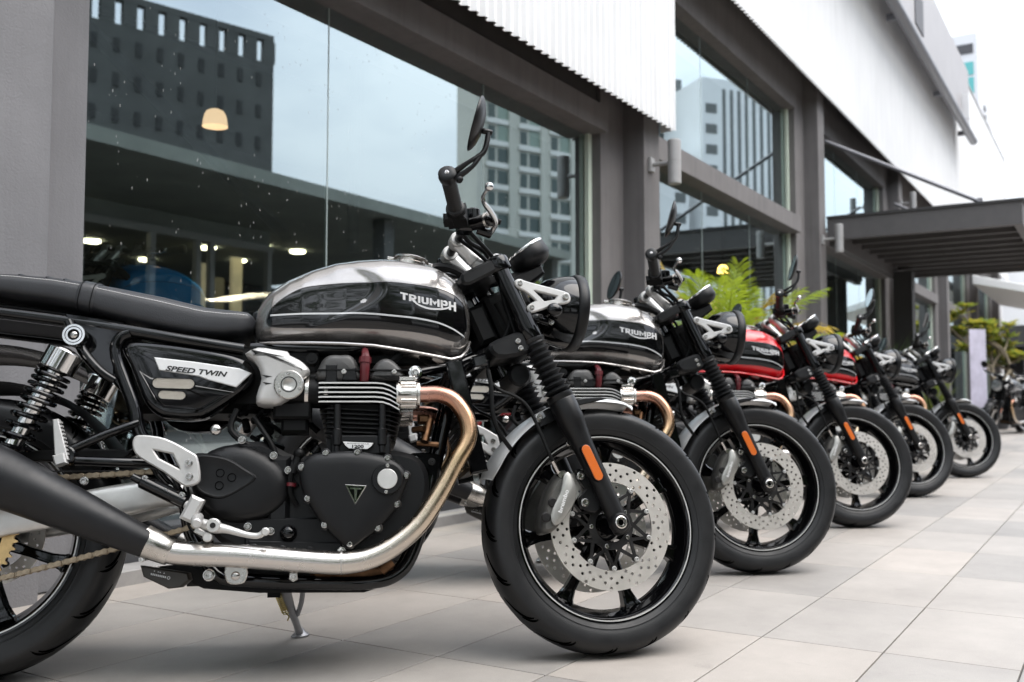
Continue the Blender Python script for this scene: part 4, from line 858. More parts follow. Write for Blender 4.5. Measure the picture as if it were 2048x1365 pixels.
    # yokes
    yk = MB(); yk.prism(spoly([(1.064, .900), (1.075, .912), (1.142, .948), (1.165, .952), (1.178, .925), (1.150, .915), (1.085, .878), (1.066, .882)], 2), -.128, .128, .006); yk.cyl((1.085, 0, .90), (1.083, 0, .925), .022, n=20, bev=.003); sp_('top_yoke', yk, 'black_satin')
    yk = MB(); yk.prism(spoly([(1.130, .725), (1.150, .745), (1.235, .775), (1.255, .755), (1.245, .722), (1.20, .705), (1.15, .70)], 2), -.118, .118, .008); yk.cyl((1.225, -.05, .675), (1.225, .05, .675), .030, n=18, bev=.006); sp_('bottom_yoke', yk, 'black_satin')
    # instrument
    ga = MB(); gn = V((-.585, 0, .811)); gc = V((1.262, 0, 1.024))
    ga.lathe([(0, -.056), (.034, -.056), (.046, -.050), (.0535, -.040), (.0560, -.034), (.0568, -.006), (.0545, -.003)], gc, gn, 44); G = sp_('instrument', ga, 'black_satin', 40)
    gb = MB(); gb.lathe([(.0545, -.006), (.0572, -.006), (.0580, -.002), (.0565, .001), (.051, .0), (.050, -.004)], gc, gn, 44); sp_('bezel', gb, 'chrome', 40, G)
    gf = MB(); gf.lathe([(.051, -.004), (0, -.003)], gc, gn, 44); sp_('dial', gf, 'lens_glass', 40, G)
    gs = MB(); gs.prism([(1.20, .93), (1.30, .98), (1.31, .955), (1.24, .90)], -.03, .03, .006); gs.tube([(1.17, 0, .93), (1.23, 0, .945), (1.285, 0, .965)], .014, 8); sp_('instrument_mount', gs, 'black_plastic')
    # headlamp
    hl = MB(); hn = V((1, 0, -.09)).normalized(); hc = V((1.376, 0, .857))
    hl.lathe([(0, -.112), (.028, -.108), (.055, -.094), (.076, -.072), (.088, -.045), (.0945, -.018), (.0955, .0)], hc, hn, 56); HL = sp_('headlamp', hl, 'black_gloss', 50)
    hr = MB(); hr.lathe([(.0945, -.002), (.0985, -.001), (.1015, .004), (.1025, .016), (.1000, .026), (.0940, .029), (.0905, .024), (.09, .01)], hc, hn, 56); sp_('headlamp_rim', hr, 'black_satin', 50, HL)
    hg_ = MB(); hg_.lathe([(.0915, .022), (.07, .030), (.04, .035), (0, .037)], hc, hn, 48); sp_('headlamp_lens', hg_, 'lens_glass', 60, HL)
    # cables
    cb = MB()
    for k, y in enumerate((-.10, -.06, .04, .08)):
        cb.tube([(1.06, y * 1.9, 1.0), (1.10, y * 1.5, .985), (1.15, y * 1.1, .955), (1.19, y * .9, .90), (1.20, y * .8, .82), (1.17, y * .7, .74), (1.12, y * .6, .68)], .0052, 8, sub=5)
    cb.tube([(1.05, -.17, 1.005), (1.085, -.13, .985), (1.13, -.10, .975), (1.16, -.09, .93), (1.185, -.08, .85), (1.21, -.085, .76)], .006, 8, sub=5)
    cb.tube([(1.125, -.12, .666), (1.130, -.125, .62), (1.131, -.125, .565), (1.145, -.12, .52), (1.18, -.10, .48)], .0055, 8, sub=5)
    cb.tube([(1.00, .05, .965), (1.04, .06, .985), (1.08, .04, .975), (1.12, .03, .95)], .012, 8, sub=5)
    sp_('cables', cb, 'black_plastic')
    hbx = MB(); hbx.box((1.19, 0, .83), (.07, .12, .12), M.Rotation(-.4, 3, 'Y'), .01); hbx.box((1.13, -.01, .80), (.05, .10, .10), M.Rotation(-.4, 3, 'Y'), .01); hbx.cyl((1.205, -.05, .80), (1.175, -.055, .86), .018, n=14); hbx.box((1.225, 0, .87), (.05, .14, .05), M.Rotation(-.4, 3, 'Y'), .008); sp_('wiring_box', hbx, 'black_plastic')
    # front fender
    ff = MB()
    def fend(th):
        g = []
        for i in range(34):
            f = i / 33; a = rad(73 + (158 - 73) * f); g_ = []; tip = min(1, min(f, 1 - f) * 9 + .35)
            for j in range(15):
                b = rad(-80 + 160 * j / 14); r = .300 + .023 * cos(b) + th; g_.append((1.43 + r * cos(a), (.069 + th) * sin(b) * (tip ** .5), .30 + r * sin(a)))
            g.append(g_)
        return g
    o1, o2 = fend(0), fend(.0022); ff.loft(o1, False); ff.loft(o2, False)
    for A_, B_ in zip(o1, o2): pass
    nr = len(o1); edge = [r[0] for r in o2] + o2[-1][1:] + [r[-1] for r in reversed(o2[:-1])] + list(reversed(o2[0][1:-1]))
    ff.tube(edge + edge[:1], .0016, 6)
    FF = sp_('front_fender', ff, 'fender_silver', 60)
    fb = MB()
    for s in (-1, 1): fb.tube([(1.30, s * .083, .585), (1.315, s * .07, .585), (1.345, s * .066, .592)], .008, 8); fb.box((1.30, s * .076, .578), (.05, .012, .028), M.Rotation(-.5, 3, 'Y'), .003)
    fb.prism(spoly([(1.255, .535), (1.30, .588), (1.38, .612), (1.44, .612), (1.36, .592), (1.31, .562)], 2), -.084, -.076, .002); fb.prism(spoly([(1.255, .535), (1.30, .588), (1.38, .612), (1.44, .612), (1.36, .592), (1.31, .562)], 2), .076, .084, .002)
    sp_('fender_bracket', fb, 'black_fork', 40, FF)
    bolt(FF, (1.262, -.074, .563), .0085, 'chrome'); bolt(FF, (1.335, -.074, .50), .0085, 'chrome')
    build_wheel(B, 'front_wheel', .300, .12, SM @ M.Translation((1.43, 0, .300)), True).pass_index = 1
    return B

def place_bike(b, x, y, yaw, lean):
    b.matrix_basis = M.Translation((x, y, 0)) @ M.Rotation(rad(yaw), 4, 'Z') @ M.Rotation(-rad(lean), 4, 'X')

# ------------------------------------------------------------------ setting materials
def tile_mat():
    m = bpy.data.materials.new('paving_tile'); m.use_nodes = True; MT['paving_tile'] = m
    N = m.node_tree.nodes; L = m.node_tree.links; b = N['Principled BSDF']
    g = N.new('ShaderNodeNewGeometry'); sp = N.new('ShaderNodeSeparateXYZ'); L.new(g.outputs['Position'], sp.inputs[0])
    def cell(o, off, size):
        a = N.new('ShaderNodeMath'); a.operation = 'SUBTRACT'; a.inputs[1].default_value = off; L.new(sp.outputs[o], a.inputs[0])
        d = N.new('ShaderNodeMath'); d.operation = 'DIVIDE'; d.inputs[1].default_value = size; L.new(a.outputs[0], d.inputs[0])
        f = N.new('ShaderNodeMath'); f.operation = 'FLOOR'; L.new(d.outputs[0], f.inputs[0]); return f
    cx, cy = cell(0, 2.525, .602), cell(1, .21, .3)
    cb = N.new('ShaderNodeCombineXYZ'); L.new(cx.outputs[0], cb.inputs[0]); L.new(cy.outputs[0], cb.inputs[1])
    wnz = N.new('ShaderNodeTexWhiteNoise'); wnz.noise_dimensions = '3D'; L.new(cb.outputs[0], wnz.inputs['Vector'])
    r = N.new('ShaderNodeValToRGB'); E = r.color_ramp.elements; E[0].position = 0; E[0].color = (.268, .252, .236, 1); E[1].position = 1; E[1].color = (.385, .346, .311, 1)
    e = E.new(.35); e.color = (.335, .310, .286, 1); e = E.new(.7); e.color = (.356, .325, .296, 1)
    L.new(wnz.outputs['Value'], r.inputs[0])
    n = N.new('ShaderNodeTexNoise'); n.inputs['Scale'].default_value = 2.3; n.inputs['Detail'].default_value = 9; n.inputs['Roughness'].default_value = .7; L.new(g.outputs['Position'], n.inputs['Vector'])
    mr = N.new('ShaderNodeMapRange'); mr.inputs[1].default_value = .32; mr.inputs[2].default_value = .68; mr.inputs[3].default_value = .80; mr.inputs[4].default_value = 1.08; L.new(n.outputs['Fac'], mr.inputs[0])
    n2 = N.new('ShaderNodeTexNoise'); n2.inputs['Scale'].default_value = 340; n2.inputs['Detail'].default_value = 3; L.new(g.outputs['Position'], n2.inputs['Vector'])
    mr2 = N.new('ShaderNodeMapRange'); mr2.inputs[1].default_value = .35; mr2.inputs[2].default_value = .65; mr2.inputs[3].default_value = .93; mr2.inputs[4].default_value = 1.05; L.new(n2.outputs['Fac'], mr2.inputs[0])
    m1 = N.new('ShaderNodeMixRGB'); m1.blend_type = 'MULTIPLY'; m1.inputs[0].default_value = 1; L.new(r.outputs[0], m1.inputs[1]); L.new(mr.outputs[0], m1.inputs[2])
    m2 = N.new('ShaderNodeMixRGB'); m2.blend_type = 'MULTIPLY'; m2.inputs[0].default_value = 1; L.new(m1.outputs[0], m2.inputs[1]); L.new(mr2.outputs[0], m2.inputs[2]); L.new(m2.outputs[0], b.inputs['Base Color'])
    n4 = N.new('ShaderNodeTexNoise'); n4.inputs['Scale'].default_value = 7.5; n4.inputs['Detail'].default_value = 10; n4.inputs['Roughness'].default_value = .75; n4.inputs['Distortion'].default_value = .6; L.new(g.outputs['Position'], n4.inputs['Vector'])
    st = N.new('ShaderNodeMapRange'); st.inputs[1].default_value = .60; st.inputs[2].default_value = .74; st.inputs[3].default_value = 1.0; st.inputs[4].default_value = .80; L.new(n4.outputs['Fac'], st.inputs[0])
    m3 = N.new('ShaderNodeMixRGB'); m3.blend_type = 'MULTIPLY'; m3.inputs[0].default_value = 1; L.new(m2.outputs[0], m3.inputs[1]); L.new(st.outputs[0], m3.inputs[2]); L.new(m3.outputs[0], b.inputs['Base Color'])
    b.inputs['Roughness'].default_value = .5
    bp = N.new('ShaderNodeBump'); bp.inputs['Strength'].default_value = .12; bp.inputs['Distance'].default_value = .002; L.new(n2.outputs['Fac'], bp.inputs['Height']); L.new(bp.outputs[0], b.inputs['Normal'])
tile_mat()
mat('joint_mortar', (.085, .08, .075), .9, noise=(40, .3))
mat('plaster', (.150, .141, .139), .8, noise=(3, .10), bump=(170, .55), streak=.22)
mat('plaster_pillar', (.185, .183, .191), .82, noise=(2.5, .10), bump=(150, .6), streak=.14)
mat('soffit_shade', (.055, .050, .047), .8, noise=(5, .15))  # darker than the plaster: shade under the fascia put into the colour
mat('kerb_stone', (.30, .29, .28), .75, noise=(9, .15), bump=(90, .4))
mat('skirting_dark', (.055, .056, .06), .75, noise=(9, .15), bump=(150, .5))
mat('white_sheet', (.78, .78, .78), .4, .0, noise=(1.2, .03), rvar=.05, streak=.10)
mat('white_wall', (.74, .74, .74), .6, noise=(1.5, .05))
mat('sign_grey', (.36, .345, .35), .45, noise=(2, .06))
mat('pipe_grey', (.16, .16, .175), .4, .3)
mat('canopy_grey', (.085, .080, .080), .55, noise=(6, .1))
mat('canopy_dark', (.030, .029, .029), .6)
mat('lamp_grey', (.36, .355, .35), .5, .2, noise=(14, .06))
mat('frame_pale', (.60, .68, .57), .55)
mat('sealant', (.30, .36, .35), .5)
mat('interior_dark', (.030, .032, .032), .8, noise=(2, .2))
mat('interior_floor', (.07, .07, .068), .35, noise=(3, .2))
mat('steel_beam_blue', (.006, .012, .026), .8, spec=.2)
mat('lamp_shade', (.6, .45, .3), .4, emit=((1., .66, .40), .55))
mat('lamp_glow', (.9, .85, .7), .4, emit=((1., .86, .55), 9.))
mat('lamp_warm', (.9, .6, .2), .4, emit=((1., .62, .15), 5.))
mat('far_dark_wall', (.10, .103, .098), .8, noise=(.3, .25))
mat('far_dark_line', (.045, .046, .045), .8)
mat('hotel_wall', (.60, .60, .54), .7, noise=(.2, .08))
mat('hotel_band', (.85, .85, .82), .7)
mat('hotel_glass', (.06, .09, .085), .15, 0, .3)
mat('hotel_glass_pale', (.28, .36, .31), .2)
mat('tower_white', (.85, .86, .87), .6, noise=(.15, .05))
mat('tower_pale', (.62, .63, .65), .6)
mat('tower_grey', (.14, .15, .15), .6)
mat('shop_frame', (.36, .37, .35), .6)
mat('shop_warm', (.50, .42, .24), .7, noise=(1.2, .5), emit=((1., .80, .48), .15))
mat('shop_dim', (.10, .09, .06), .7, emit=((1., .80, .42), .045))
mat('canopy_under', (.27, .29, .26), .75, noise=(.8, .15))
mat('teal_glass', (.08, .38, .38), .2, 0, .3)
mat('window_dark', (.05, .05, .055), .25)
mat('awning_white', (.8, .8, .79), .6)
mat('shade_black', (.012, .012, .013), .7)
mat('terracotta', (.35, .10, .05), .8)
mat('bark', (.23, .19, .13), .85, noise=(12, .25), bump=(60, .6))
mat('soil', (.05, .04, .03), .95)
mat('banner_lilac', (.55, .52, .62), .6, noise=(3, .25))
mat('hotel_letter', (.10, .10, .11), .6)
mat('awning_red', (.20, .03, .03), .7)
mat('hedge', (.03, .06, .022), .8, noise=(6, .5))

def leaf_mat(name, base, trans):
    m = bpy.data.materials.new(name); m.use_nodes = True; MT[name] = m
    N = m.node_tree.nodes; L = m.node_tree.links; b = N['Principled BSDF']; o = N['Material Output']
    g = N.new('ShaderNodeNewGeometry'); n = N.new('ShaderNodeTexNoise'); n.inputs['Scale'].default_value = 5; L.new(g.outputs['Position'], n.inputs['Vector'])
    mr = N.new('ShaderNodeMapRange'); mr.inputs[1].default_value = .3; mr.inputs[2].default_value = .7; mr.inputs[3].default_value = .55; mr.inputs[4].default_value = 1.4; L.new(n.outputs['Fac'], mr.inputs[0])
    mx = N.new('ShaderNodeMixRGB'); mx.blend_type = 'MULTIPLY'; mx.inputs[0].default_value = 1; mx.inputs[1].default_value = (*base, 1); L.new(mr.outputs[0], mx.inputs[2]); L.new(mx.outputs[0], b.inputs['Base Color'])
    b.inputs['Roughness'].default_value = .4
    t = N.new('ShaderNodeBsdfTranslucent'); t.inputs[0].default_value = (*trans, 1); ms = N.new('ShaderNodeMixShader'); ms.inputs[0].default_value = .4
    L.new(b.outputs[0], ms.inputs[1]); L.new(t.outputs[0], ms.inputs[2]); L.new(ms.outputs[0], o.inputs[0])
leaf_mat('palm_green', (.19, .28, .025), (.46, .58, .04))
leaf_mat('palm_yellow', (.34, .25, .03), (.65, .45, .04))
leaf_mat('grass_green', (.04, .09, .015), (.09, .18, .02))
leaf_mat('tree_green', (.11, .17, .03), (.30, .36, .05))
leaf_mat('tree_yellow', (.28, .27, .04), (.5, .45, .06))
leaf_mat('flower_red', (.55, .02, .02), (.5, .02, .02))

def glass_mat():
    m = bpy.data.materials.new('window_glass'); m.use_nodes = True; MT['window_glass'] = m
    N = m.node_tree.nodes; L = m.node_tree.links; N.remove(N['Principled BSDF']); o = N['Material Output']
    t = N.new('ShaderNodeBsdfTransparent'); t.inputs[0].default_value = (.92, .97, .94, 1)
    g = N.new('ShaderNodeBsdfGlossy'); g.inputs[0].default_value = (.82, .95, .98, 1); g.inputs['Roughness'].default_value = .004
    lw = N.new('ShaderNodeFresnel'); lw.inputs['IOR'].default_value = 1.55
    mr = N.new('ShaderNodeMapRange'); mr.inputs[1].default_value = .04; mr.inputs[2].default_value = .5; mr.inputs[3].default_value = .36; mr.inputs[4].default_value = .88; L.new(lw.outputs[0], mr.inputs[0])
    ms = N.new('ShaderNodeMixShader'); L.new(mr.outputs[0], ms.inputs[0]); L.new(t.outputs[0], ms.inputs[1]); L.new(g.outputs[0], ms.inputs[2])
    # dried rain specks and dust on the pane
    tcn = N.new('ShaderNodeTexCoord'); mp_ = N.new('ShaderNodeMapping'); mp_.inputs['Scale'].default_value = (60, 1, 17); L.new(tcn.outputs['Object'], mp_.inputs[0])
    vo = N.new('ShaderNodeTexVoronoi'); vo.inputs['Scale'].default_value = 1.0; vo.inputs['Randomness'].default_value = 1; L.new(mp_.outputs[0], vo.inputs['Vector'])
    lt = N.new('ShaderNodeMath'); lt.operation = 'LESS_THAN'; lt.inputs[1].default_value = .10; L.new(vo.outputs['Distance'], lt.inputs[0])
    nz_ = N.new('ShaderNodeTexNoise'); nz_.inputs['Scale'].default_value = 2.6; nz_.inputs['Detail'].default_value = 3; L.new(tcn.outputs['Object'], nz_.inputs['Vector'])
    gt = N.new('ShaderNodeMath'); gt.operation = 'GREATER_THAN'; gt.inputs[1].default_value = .53; L.new(nz_.outputs['Fac'], gt.inputs[0])
    mu = N.new('ShaderNodeMath'); mu.operation = 'MULTIPLY'; L.new(lt.outputs[0], mu.inputs[0]); L.new(gt.outputs[0], mu.inputs[1])
    mu2 = N.new('ShaderNodeMath'); mu2.operation = 'MULTIPLY'; mu2.inputs[1].default_value = .6; L.new(mu.outputs[0], mu2.inputs[0])
    df = N.new('ShaderNodeBsdfDiffuse'); df.inputs[0].default_value = (.5, .5, .48, 1)
    ms2 = N.new('ShaderNodeMixShader'); L.new(mu2.outputs[0], ms2.inputs[0]); L.new(ms.outputs[0], ms2.inputs[1]); L.new(df.outputs[0], ms2.inputs[2]); L.new(ms2.outputs[0], o.inputs[0])
    m2 = bpy.data.materials.new('glass_back'); m2.use_nodes = True; MT['glass_back'] = m2
    N = m2.node_tree.nodes; L = m2.node_tree.links; N.remove(N['Principled BSDF']); t = N.new('ShaderNodeBsdfTransparent'); t.inputs[0].default_value = (.92, .97, .95, 1); L.new(t.outputs[0], N['Material Output'].inputs[0])
glass_mat()

def bx(name, x0, x1, y0, y1, z0, z1, m, parent=None, bev=0.):
    b = MB(); b.box(((x0 + x1) / 2, (y0 + y1) / 2, (z0 + z1) / 2), (x1 - x0, y1 - y0, z1 - z0), None, bev); return part(name, b, m, parent)

# ------------------------------------------------------------------ ground and paving
g = MB(); g.add([(-600, -900, -.006), (1200, -900, -.006), (1200, 600, -.006), (-600, 600, -.006)], [(0, 1, 2, 3)])
GR = tag(part('ground', g, 'joint_mortar'), kind='structure')
TX, TY, TL, TW_ = 2.525, .21, .602, .300
def tile_box(b, i, j, dz=0.):
    x0, y0 = TX + i * TL, TY + j * TW_; gp = .0021
    b.stack([(x0 + gp, y0 + gp), (x0 + TL - gp, y0 + gp), (x0 + TL - gp, y0 + TW_ - gp), (x0 + gp, y0 + TW_ - gp)], [(0, -.004), (0, dz - .0008), (.0009, dz)], lambda x, y, z: (x, y, z), 0, False)
near = set(); rt = random.Random(5)
tm_ = MB(); tm_.stack([(.0021, .0021), (TL - .0021, .0021), (TL - .0021, TW_ - .0021), (.0021, TW_ - .0021)], [(0, -.006), (0, -.0008), (.0009, 0)], lambda x, y, z: (x, y, z), 0, False); TME = tm_.mesh('paving_tile', 'paving_tile', 20)
for i in range(-4, 27):
    for j in range(-1, 9):
        x0, y0 = TX + i * TL, TY + j * TW_
        if y0 + TW_ > .060 * (x0) and len(near) < 300 and y0 < 2.70 and x0 + TL > .5 * y0:
            near.add((i, j)); link('paving_tile', TME, GR, M.Translation((x0, y0, 0)))
far = MB()
for i in range(-10, 78):
    for j in range(-16, 9):
        if (i, j) not in near: tile_box(far, i, j)
tag(part('distant_paving', far, 'paving_tile', GR, 20), kind='stuff')

# ------------------------------------------------------------------ showroom building
YW, YC, YG, YF = 2.95, 2.79, 3.05, 2.68
SB_ = empty('showroom_building', (6.4, 3, 0)); SB_.location = (0, 0, 0)
tag(SB_, 'grey showroom with tall glass bays and white corrugated fascia behind the motorcycles', 'building')
cols = [1.505 + 4.73 * k for k in range(-1, 7)]
for k, c in enumerate(cols):
    top = 2.9 if c < 6 else 4.3
    mm_ = 'plaster_pillar' if k == 1 else 'plaster'
    bx('pillar', c, c + .27, YC, 3.4, -.005, top, mm_, SB_, .004)
    if k < len(cols) - 1:
        n = cols[k + 1]
        # wall piers each side of the opening and the reveals
        bx('pier', c + .271, c + .50, YW, 3.4, -.005, top, mm_, SB_, .003); bx('pier', n - .36, n - .001, YW, 3.4, -.005, top, 'plaster', SB_, .003)
        o0, o1 = c + .501, n - .361
        bx('sill', o0, o1, 2.93, 3.30, -.005, .16, 'skirting_dark', SB_, .003)
        bx('lintel', o0, o1, YW - .055, 3.38, 2.42, 2.595, 'plaster', SB_, .003)
        pw = (o1 - o0) / 3
        def pane(x0, x1, z0, z1):
            b = MB(); b.add([(x0, YG, z0), (x1, YG, z0), (x1, YG, z1), (x0, YG, z1), (x0, YG + .01, z0), (x1, YG + .01, z0), (x1, YG + .01, z1), (x0, YG + .01, z1)], [(0, 1, 2, 3)]); b.add(b.v[:], [(4, 5, 6, 7), (0, 1, 5, 4), (3, 2, 6, 7), (0, 3, 7, 4), (1, 2, 6, 5)], 1)
            return part('window_pane', b, ['window_glass', 'glass_back'], SB_)
        for q in range(3):
            pane(o0 + q * pw + .004, o0 + (q + 1) * pw - .004, .161, 2.419)
            if c > 6: pane(o0 + q * pw + .004, o0 + (q + 1) * pw - .004, 2.596, 3.80)
            if q: bx('glass_joint', o0 + q * pw - .0035, o0 + q * pw + .0035, YG - .001, YG + .011, .161, 2.419, 'sealant', SB_)
            if q and c > 6: bx('glass_joint', o0 + q * pw - .0035, o0 + q * pw + .0035, YG - .001, YG + .011, 2.596, 3.80, 'sealant', SB_)
        bx('window_frame', o1 - .055, o1 - .004, YG - .035, YG - .004, .161, 2.419, 'frame_pale', SB_)
        if c > 6:
            bx('window_frame', o1 - .055, o1 - .004, YG - .035, YG - .004, 2.596, 3.80, 'frame_pale', SB_); bx('lintel', o0, o1, YW - .02, 3.38, 3.801, 4.30, 'plaster', SB_, .003)
        else: bx('upper_wall', o0, o1, YW + .03, 3.38, 2.606, 2.9, 'soffit_shade', SB_)
bx('soffit', -4, 6.405, 2.645, 3.39, 2.60, 2.63, 'soffit_shade', SB_) if False else None
bx('soffit', -4, 6.50, 2.71, 2.786, 2.905, 2.93, 'soffit_shade', SB_); bx('soffit', 6.53, 30.9, 2.71, 2.786, 4.31, 4.34, 'soffit_shade', SB_)
# corrugated fascia sheets
def corrugated(x0, x1, z0, z1, y):
    b = MB(); p = .080; n = int((x1 - x0) / p * 8); r0, r1, r2, r3 = [], [], [], []
    for i in range(n + 1):
        x = x0 + (x1 - x0) * i / n; ph = (x / p) % 1.0
        d = .013 * max(-1, min(1, 1.7 * cos(2 * pi * ph)))
        r0.append((x, y + d, z0)); r1.append((x, y + d, z1)); r2.append((x, y + d + .004, z1)); r3.append((x, y + d + .004, z0))
    b.loft([r0, r1, r2, r3, r0], False); return b
part('corrugated_fascia', corrugated(-4, 6.52, 2.55, 7.55, YF), 'white_sheet', SB_, 50)
part('corrugated_fascia', corrugated(6.522, 31.6, 3.99, 7.55, YF), 'white_sheet', SB_, 50)
bx('fascia_end', 6.512, 6.5215, YF + .018, 2.785, 2.55, 3.99, 'white_sheet', SB_)
bx('roof_block', -4, 31.58, 2.71, 18, 4.345, 7.56, 'white_wall', SB_); bx('parapet_cap', -4, 31.62, 2.65, 2.76, 7.562, 7.60, 'sign_grey', SB_)
bx('end_wall', 30.7, 31, 2.80, 18, -.005, 4.34, 'white_wall', SB_)
# interior shell
bx('back_wall', -4, 30.6, 11, 11.1, 0, 4.3, 'interior_dark', SB_); bx('showroom_floor', -4, 30.6, 3.41, 11, -.004, .02, 'interior_floor', SB_); bx('ceiling', -4, 30.6, 3.41, 11, 4.28, 4.33, 'interior_dark', SB_); bx('side_wall', -4.1, -4, 2.8, 11, 0, 4.3, 'interior_dark', SB_)
bm2 = MB(); bm2.tube([(1.9, 5.6, 4.2), (5.6, 5.6, 1.9)], .05, 8); bm2.tube([(1.2, 5.7, 3.15), (6.5, 5.7, 3.25)], .035, 8); bm2.tube([(6.5, 5.7, 1.9), (6.5, 5.7, 4.28)], .05, 8); part('roof_truss', bm2, 'steel_beam_blue', SB_)
kb_ = MB()
for k, c in enumerate(cols[1:-1]):
    kb_.prism([(c + .51, 2.80), (cols[k + 2] - .37, 2.80), (cols[k + 2] - .37, 2.925), (c + .51, 2.925)], -.004, .05, .004, lambda x, y, z: (x, y, z))
part('kerb', kb_, 'kerb_stone', SB_)

# pendant lamps hanging inside
PL = None
for (x, y, z, wm, lab) in ((3.81, 4.4, 2.24, 'lamp_shade', 'pendant lamp glowing pink behind the first glass bay, above the seat'), (9.0, 5.0, 2.51, 'lamp_glow', 'oval pendant lamp glowing yellow in the right part of the first glass bay'), (17.1, 5.0, 4.0, 'lamp_shade', 'pendant lamp glowing orange at the right of the upper window'), (13.2, 5., 3.45, 'lamp_glow', 'white pendant lamp behind the top of the lower second bay window'), (14.0, 5., 2.56, 'lamp_warm', 'small amber pendant lamp above the palm leaves')):
    e = empty('pendant_lamp', (x, y, z)); tag(e, lab, 'lamp', 'pendant lamps in the showroom')
    s_ = .145 if x < 5 else .13 * (x / 9) ** .5
    b = MB(); b.lathe([(.50 * s_, -.36 * s_), (.49 * s_, -.30 * s_), (.46 * s_, -.05 * s_), (.42 * s_, .12 * s_), (.34 * s_, .26 * s_), (.20 * s_, .34 * s_), (0, .36 * s_)], ax=(0, 0, 1), n=24); part('shade', b, wm, e)
    pl = bpy.data.lights.new('lamp_light', 'SPOT'); pl.spot_size = rad(82); pl.spot_blend = .5; pl.energy = 330 if x < 5 else 20; pl.color = (1, .8, .58); pl.shadow_soft_size = .05; po = bpy.data.objects.new('lamp_light', pl); COL.objects.link(po); po.parent = e; po.location = (0, 0, -.40 * s_)
    b = MB(); b.cyl((0, 0, .36 * s_), (0, 0, 4.28 - z), .006, n=6); part('cord', b, 'black_plastic', e)

# wall lamps
for k, (c, lab) in enumerate(((cols[2], 'grey cylinder wall lamp on the nearest pillar beside the white fascia corner'), (cols[3], 'grey cylinder wall lamp on the pillar at the canopy corner'), (cols[4], 'pale cylinder wall lamp on the far pillar above the canopy'))):
    z = 2.275 if k < 2 else 3.62
    if k == 1: z = 2.40
    e = empty('wall_lamp', (c + .10, YC, z)); tag(e, lab, 'lamp', 'cylinder wall lamps')
    b = MB(); b.lathe([(0, -.158), (.040, -.158), (.046, -.153), (.046, -.004), (.044, -.002), (.044, .002), (.046, .004), (.046, .153), (.040, .158), (0, .158)], (0, -.185, 0), (0, 0, 1), 28); part('lamp_body', b, 'lamp_grey', e)
    b = MB(); b.box((0, -.012, 0), (.07, .024, .10), None, .004); b.cyl((0, -.02, 0), (0, -.15, 0), .016, n=12); part('bracket', b, 'lamp_grey', e)

# sign board on the fascia
e = empty('sign_board', (17, 2.4, 5.5)); tag(e, 'long grey sign board with pipe rail projecting from the white fascia', 'sign')
e.location = (0, 0, 0)
bx('board', 9, 21.4, 2.42, 2.50, 5.92, 7.25, 'sign_grey', e, .01); b = MB(); b.cyl((9, 2.36, 5.80), (21.4, 2.36, 5.80), .075, n=16); part('rail', b, 'pipe_grey', e)
for x in (10, 14, 18, 21): bx('strut', x, x + .06, 2.37, 2.60, 5.86, 5.95, 'pipe_grey', e)
bx('sign_letter', 15.2, 15.9, 2.405, 2.419, 6.2, 6.75, 'hotel_letter', e); bx('reflection_bar', 20.3, 20.36, 2.30, 2.42, 6.0, 6.5, 'white_wall', e)  # white bar stands in for a reflection low on the board's right

# entrance canopy
CN = empty('entrance_canopy', (0, 0, 0)); tag(CN, 'dark flat steel canopy with slatted underside jutting over the entrance', 'canopy')
X0, X1, Y0, Y1, Z0, Z1 = 11.25, 15.55, .80, 2.78, 2.42, 2.66
bx('edge_beam', X0, X0 + .09, Y0, Y1, Z0, Z1, 'canopy_grey', CN, .004); bx('edge_beam', X1 - .09, X1, Y0, Y1, Z0, Z1, 'canopy_grey', CN, .004); bx('edge_beam', X0 + .091, X1 - .091, Y0, Y0 + .09, Z0, Z1, 'canopy_grey', CN, .004); bx('edge_beam', X0 + .091, X1 - .091, Y1 - .09, Y1, Z0 - .06, Z1, 'canopy_grey', CN, .004)
bx('deck', X0 - .02, X1 + .02, Y0 - .02, Y1, Z1 + .001, Z1 + .03, 'canopy_dark', CN)
n = 9
for i in range(n):
    x = X0 + .42 + i * (X1 - X0 - .6) / (n - 1); bx('slat', x, x + .06, Y0 + .092, Y1 - .092, Z0 + .06, Z0 + .20, 'canopy_grey', CN)
bx('post', 14.6, 14.85, 2.45, 2.70, 0, Z0 - .001, 'canopy_dark', CN)
for (a, b_) in (((11.32, 2.80, 3.58), (11.3, 1.20, 2.70)), ((15.4, 2.80, 3.55), (15.45, 1.3, 2.70))):
    b = MB(); b.cyl(a, b_, .022, n=10); b.box(V(b_) + V((0, 0, -.01)), (.03, .05, .10)); part('tie_rod', b, 'pipe_grey', CN)

# ------------------------------------------------------------------ buildings across the court (seen mirrored in the glass)
def mir(y): return 2 * YG - y
def virt(px_ang, dist): a = rad(px_ang); return dist * cos(a), dist * sin(a)
CB = empty('opposite_arcade'); tag(CB, 'low arcade with deep flat roof and lit shopfront, mirrored in the showroom glass', 'building')
bx('roof', -14, 25.8, -24, mir(14), 4.80, 5.06, 'canopy_under', CB); 
bx('rear_wall', -14, 25.6, -23.9, -23.6, 0, 4.79, 'far_dark_wall', CB)
for x in (-8, 0, 8.5, 17.45, 25.3): bx('post', x, x + .35, -8.6, -8.25, 0, 4.79, 'far_dark_wall', CB)
SF = mir(18)
bx('shop_header', -14, 17.4, SF, SF + .15, 4.25, 4.42, 'shop_frame', CB); bx('shop_upper', -14, 17.4, SF - .1, SF - .02, 4.42, 4.79, 'canopy_under', CB); bx('shop_plinth', -14, 17.4, SF - .1, SF + .1, 0, .5, 'shop_frame', CB)
for x in (11.0, 12.0, 13.75, 15.0, 15.4, 17.2): bx('mullion', x, x + .14, SF, SF + .14, .5, 4.25, 'shop_frame', CB)
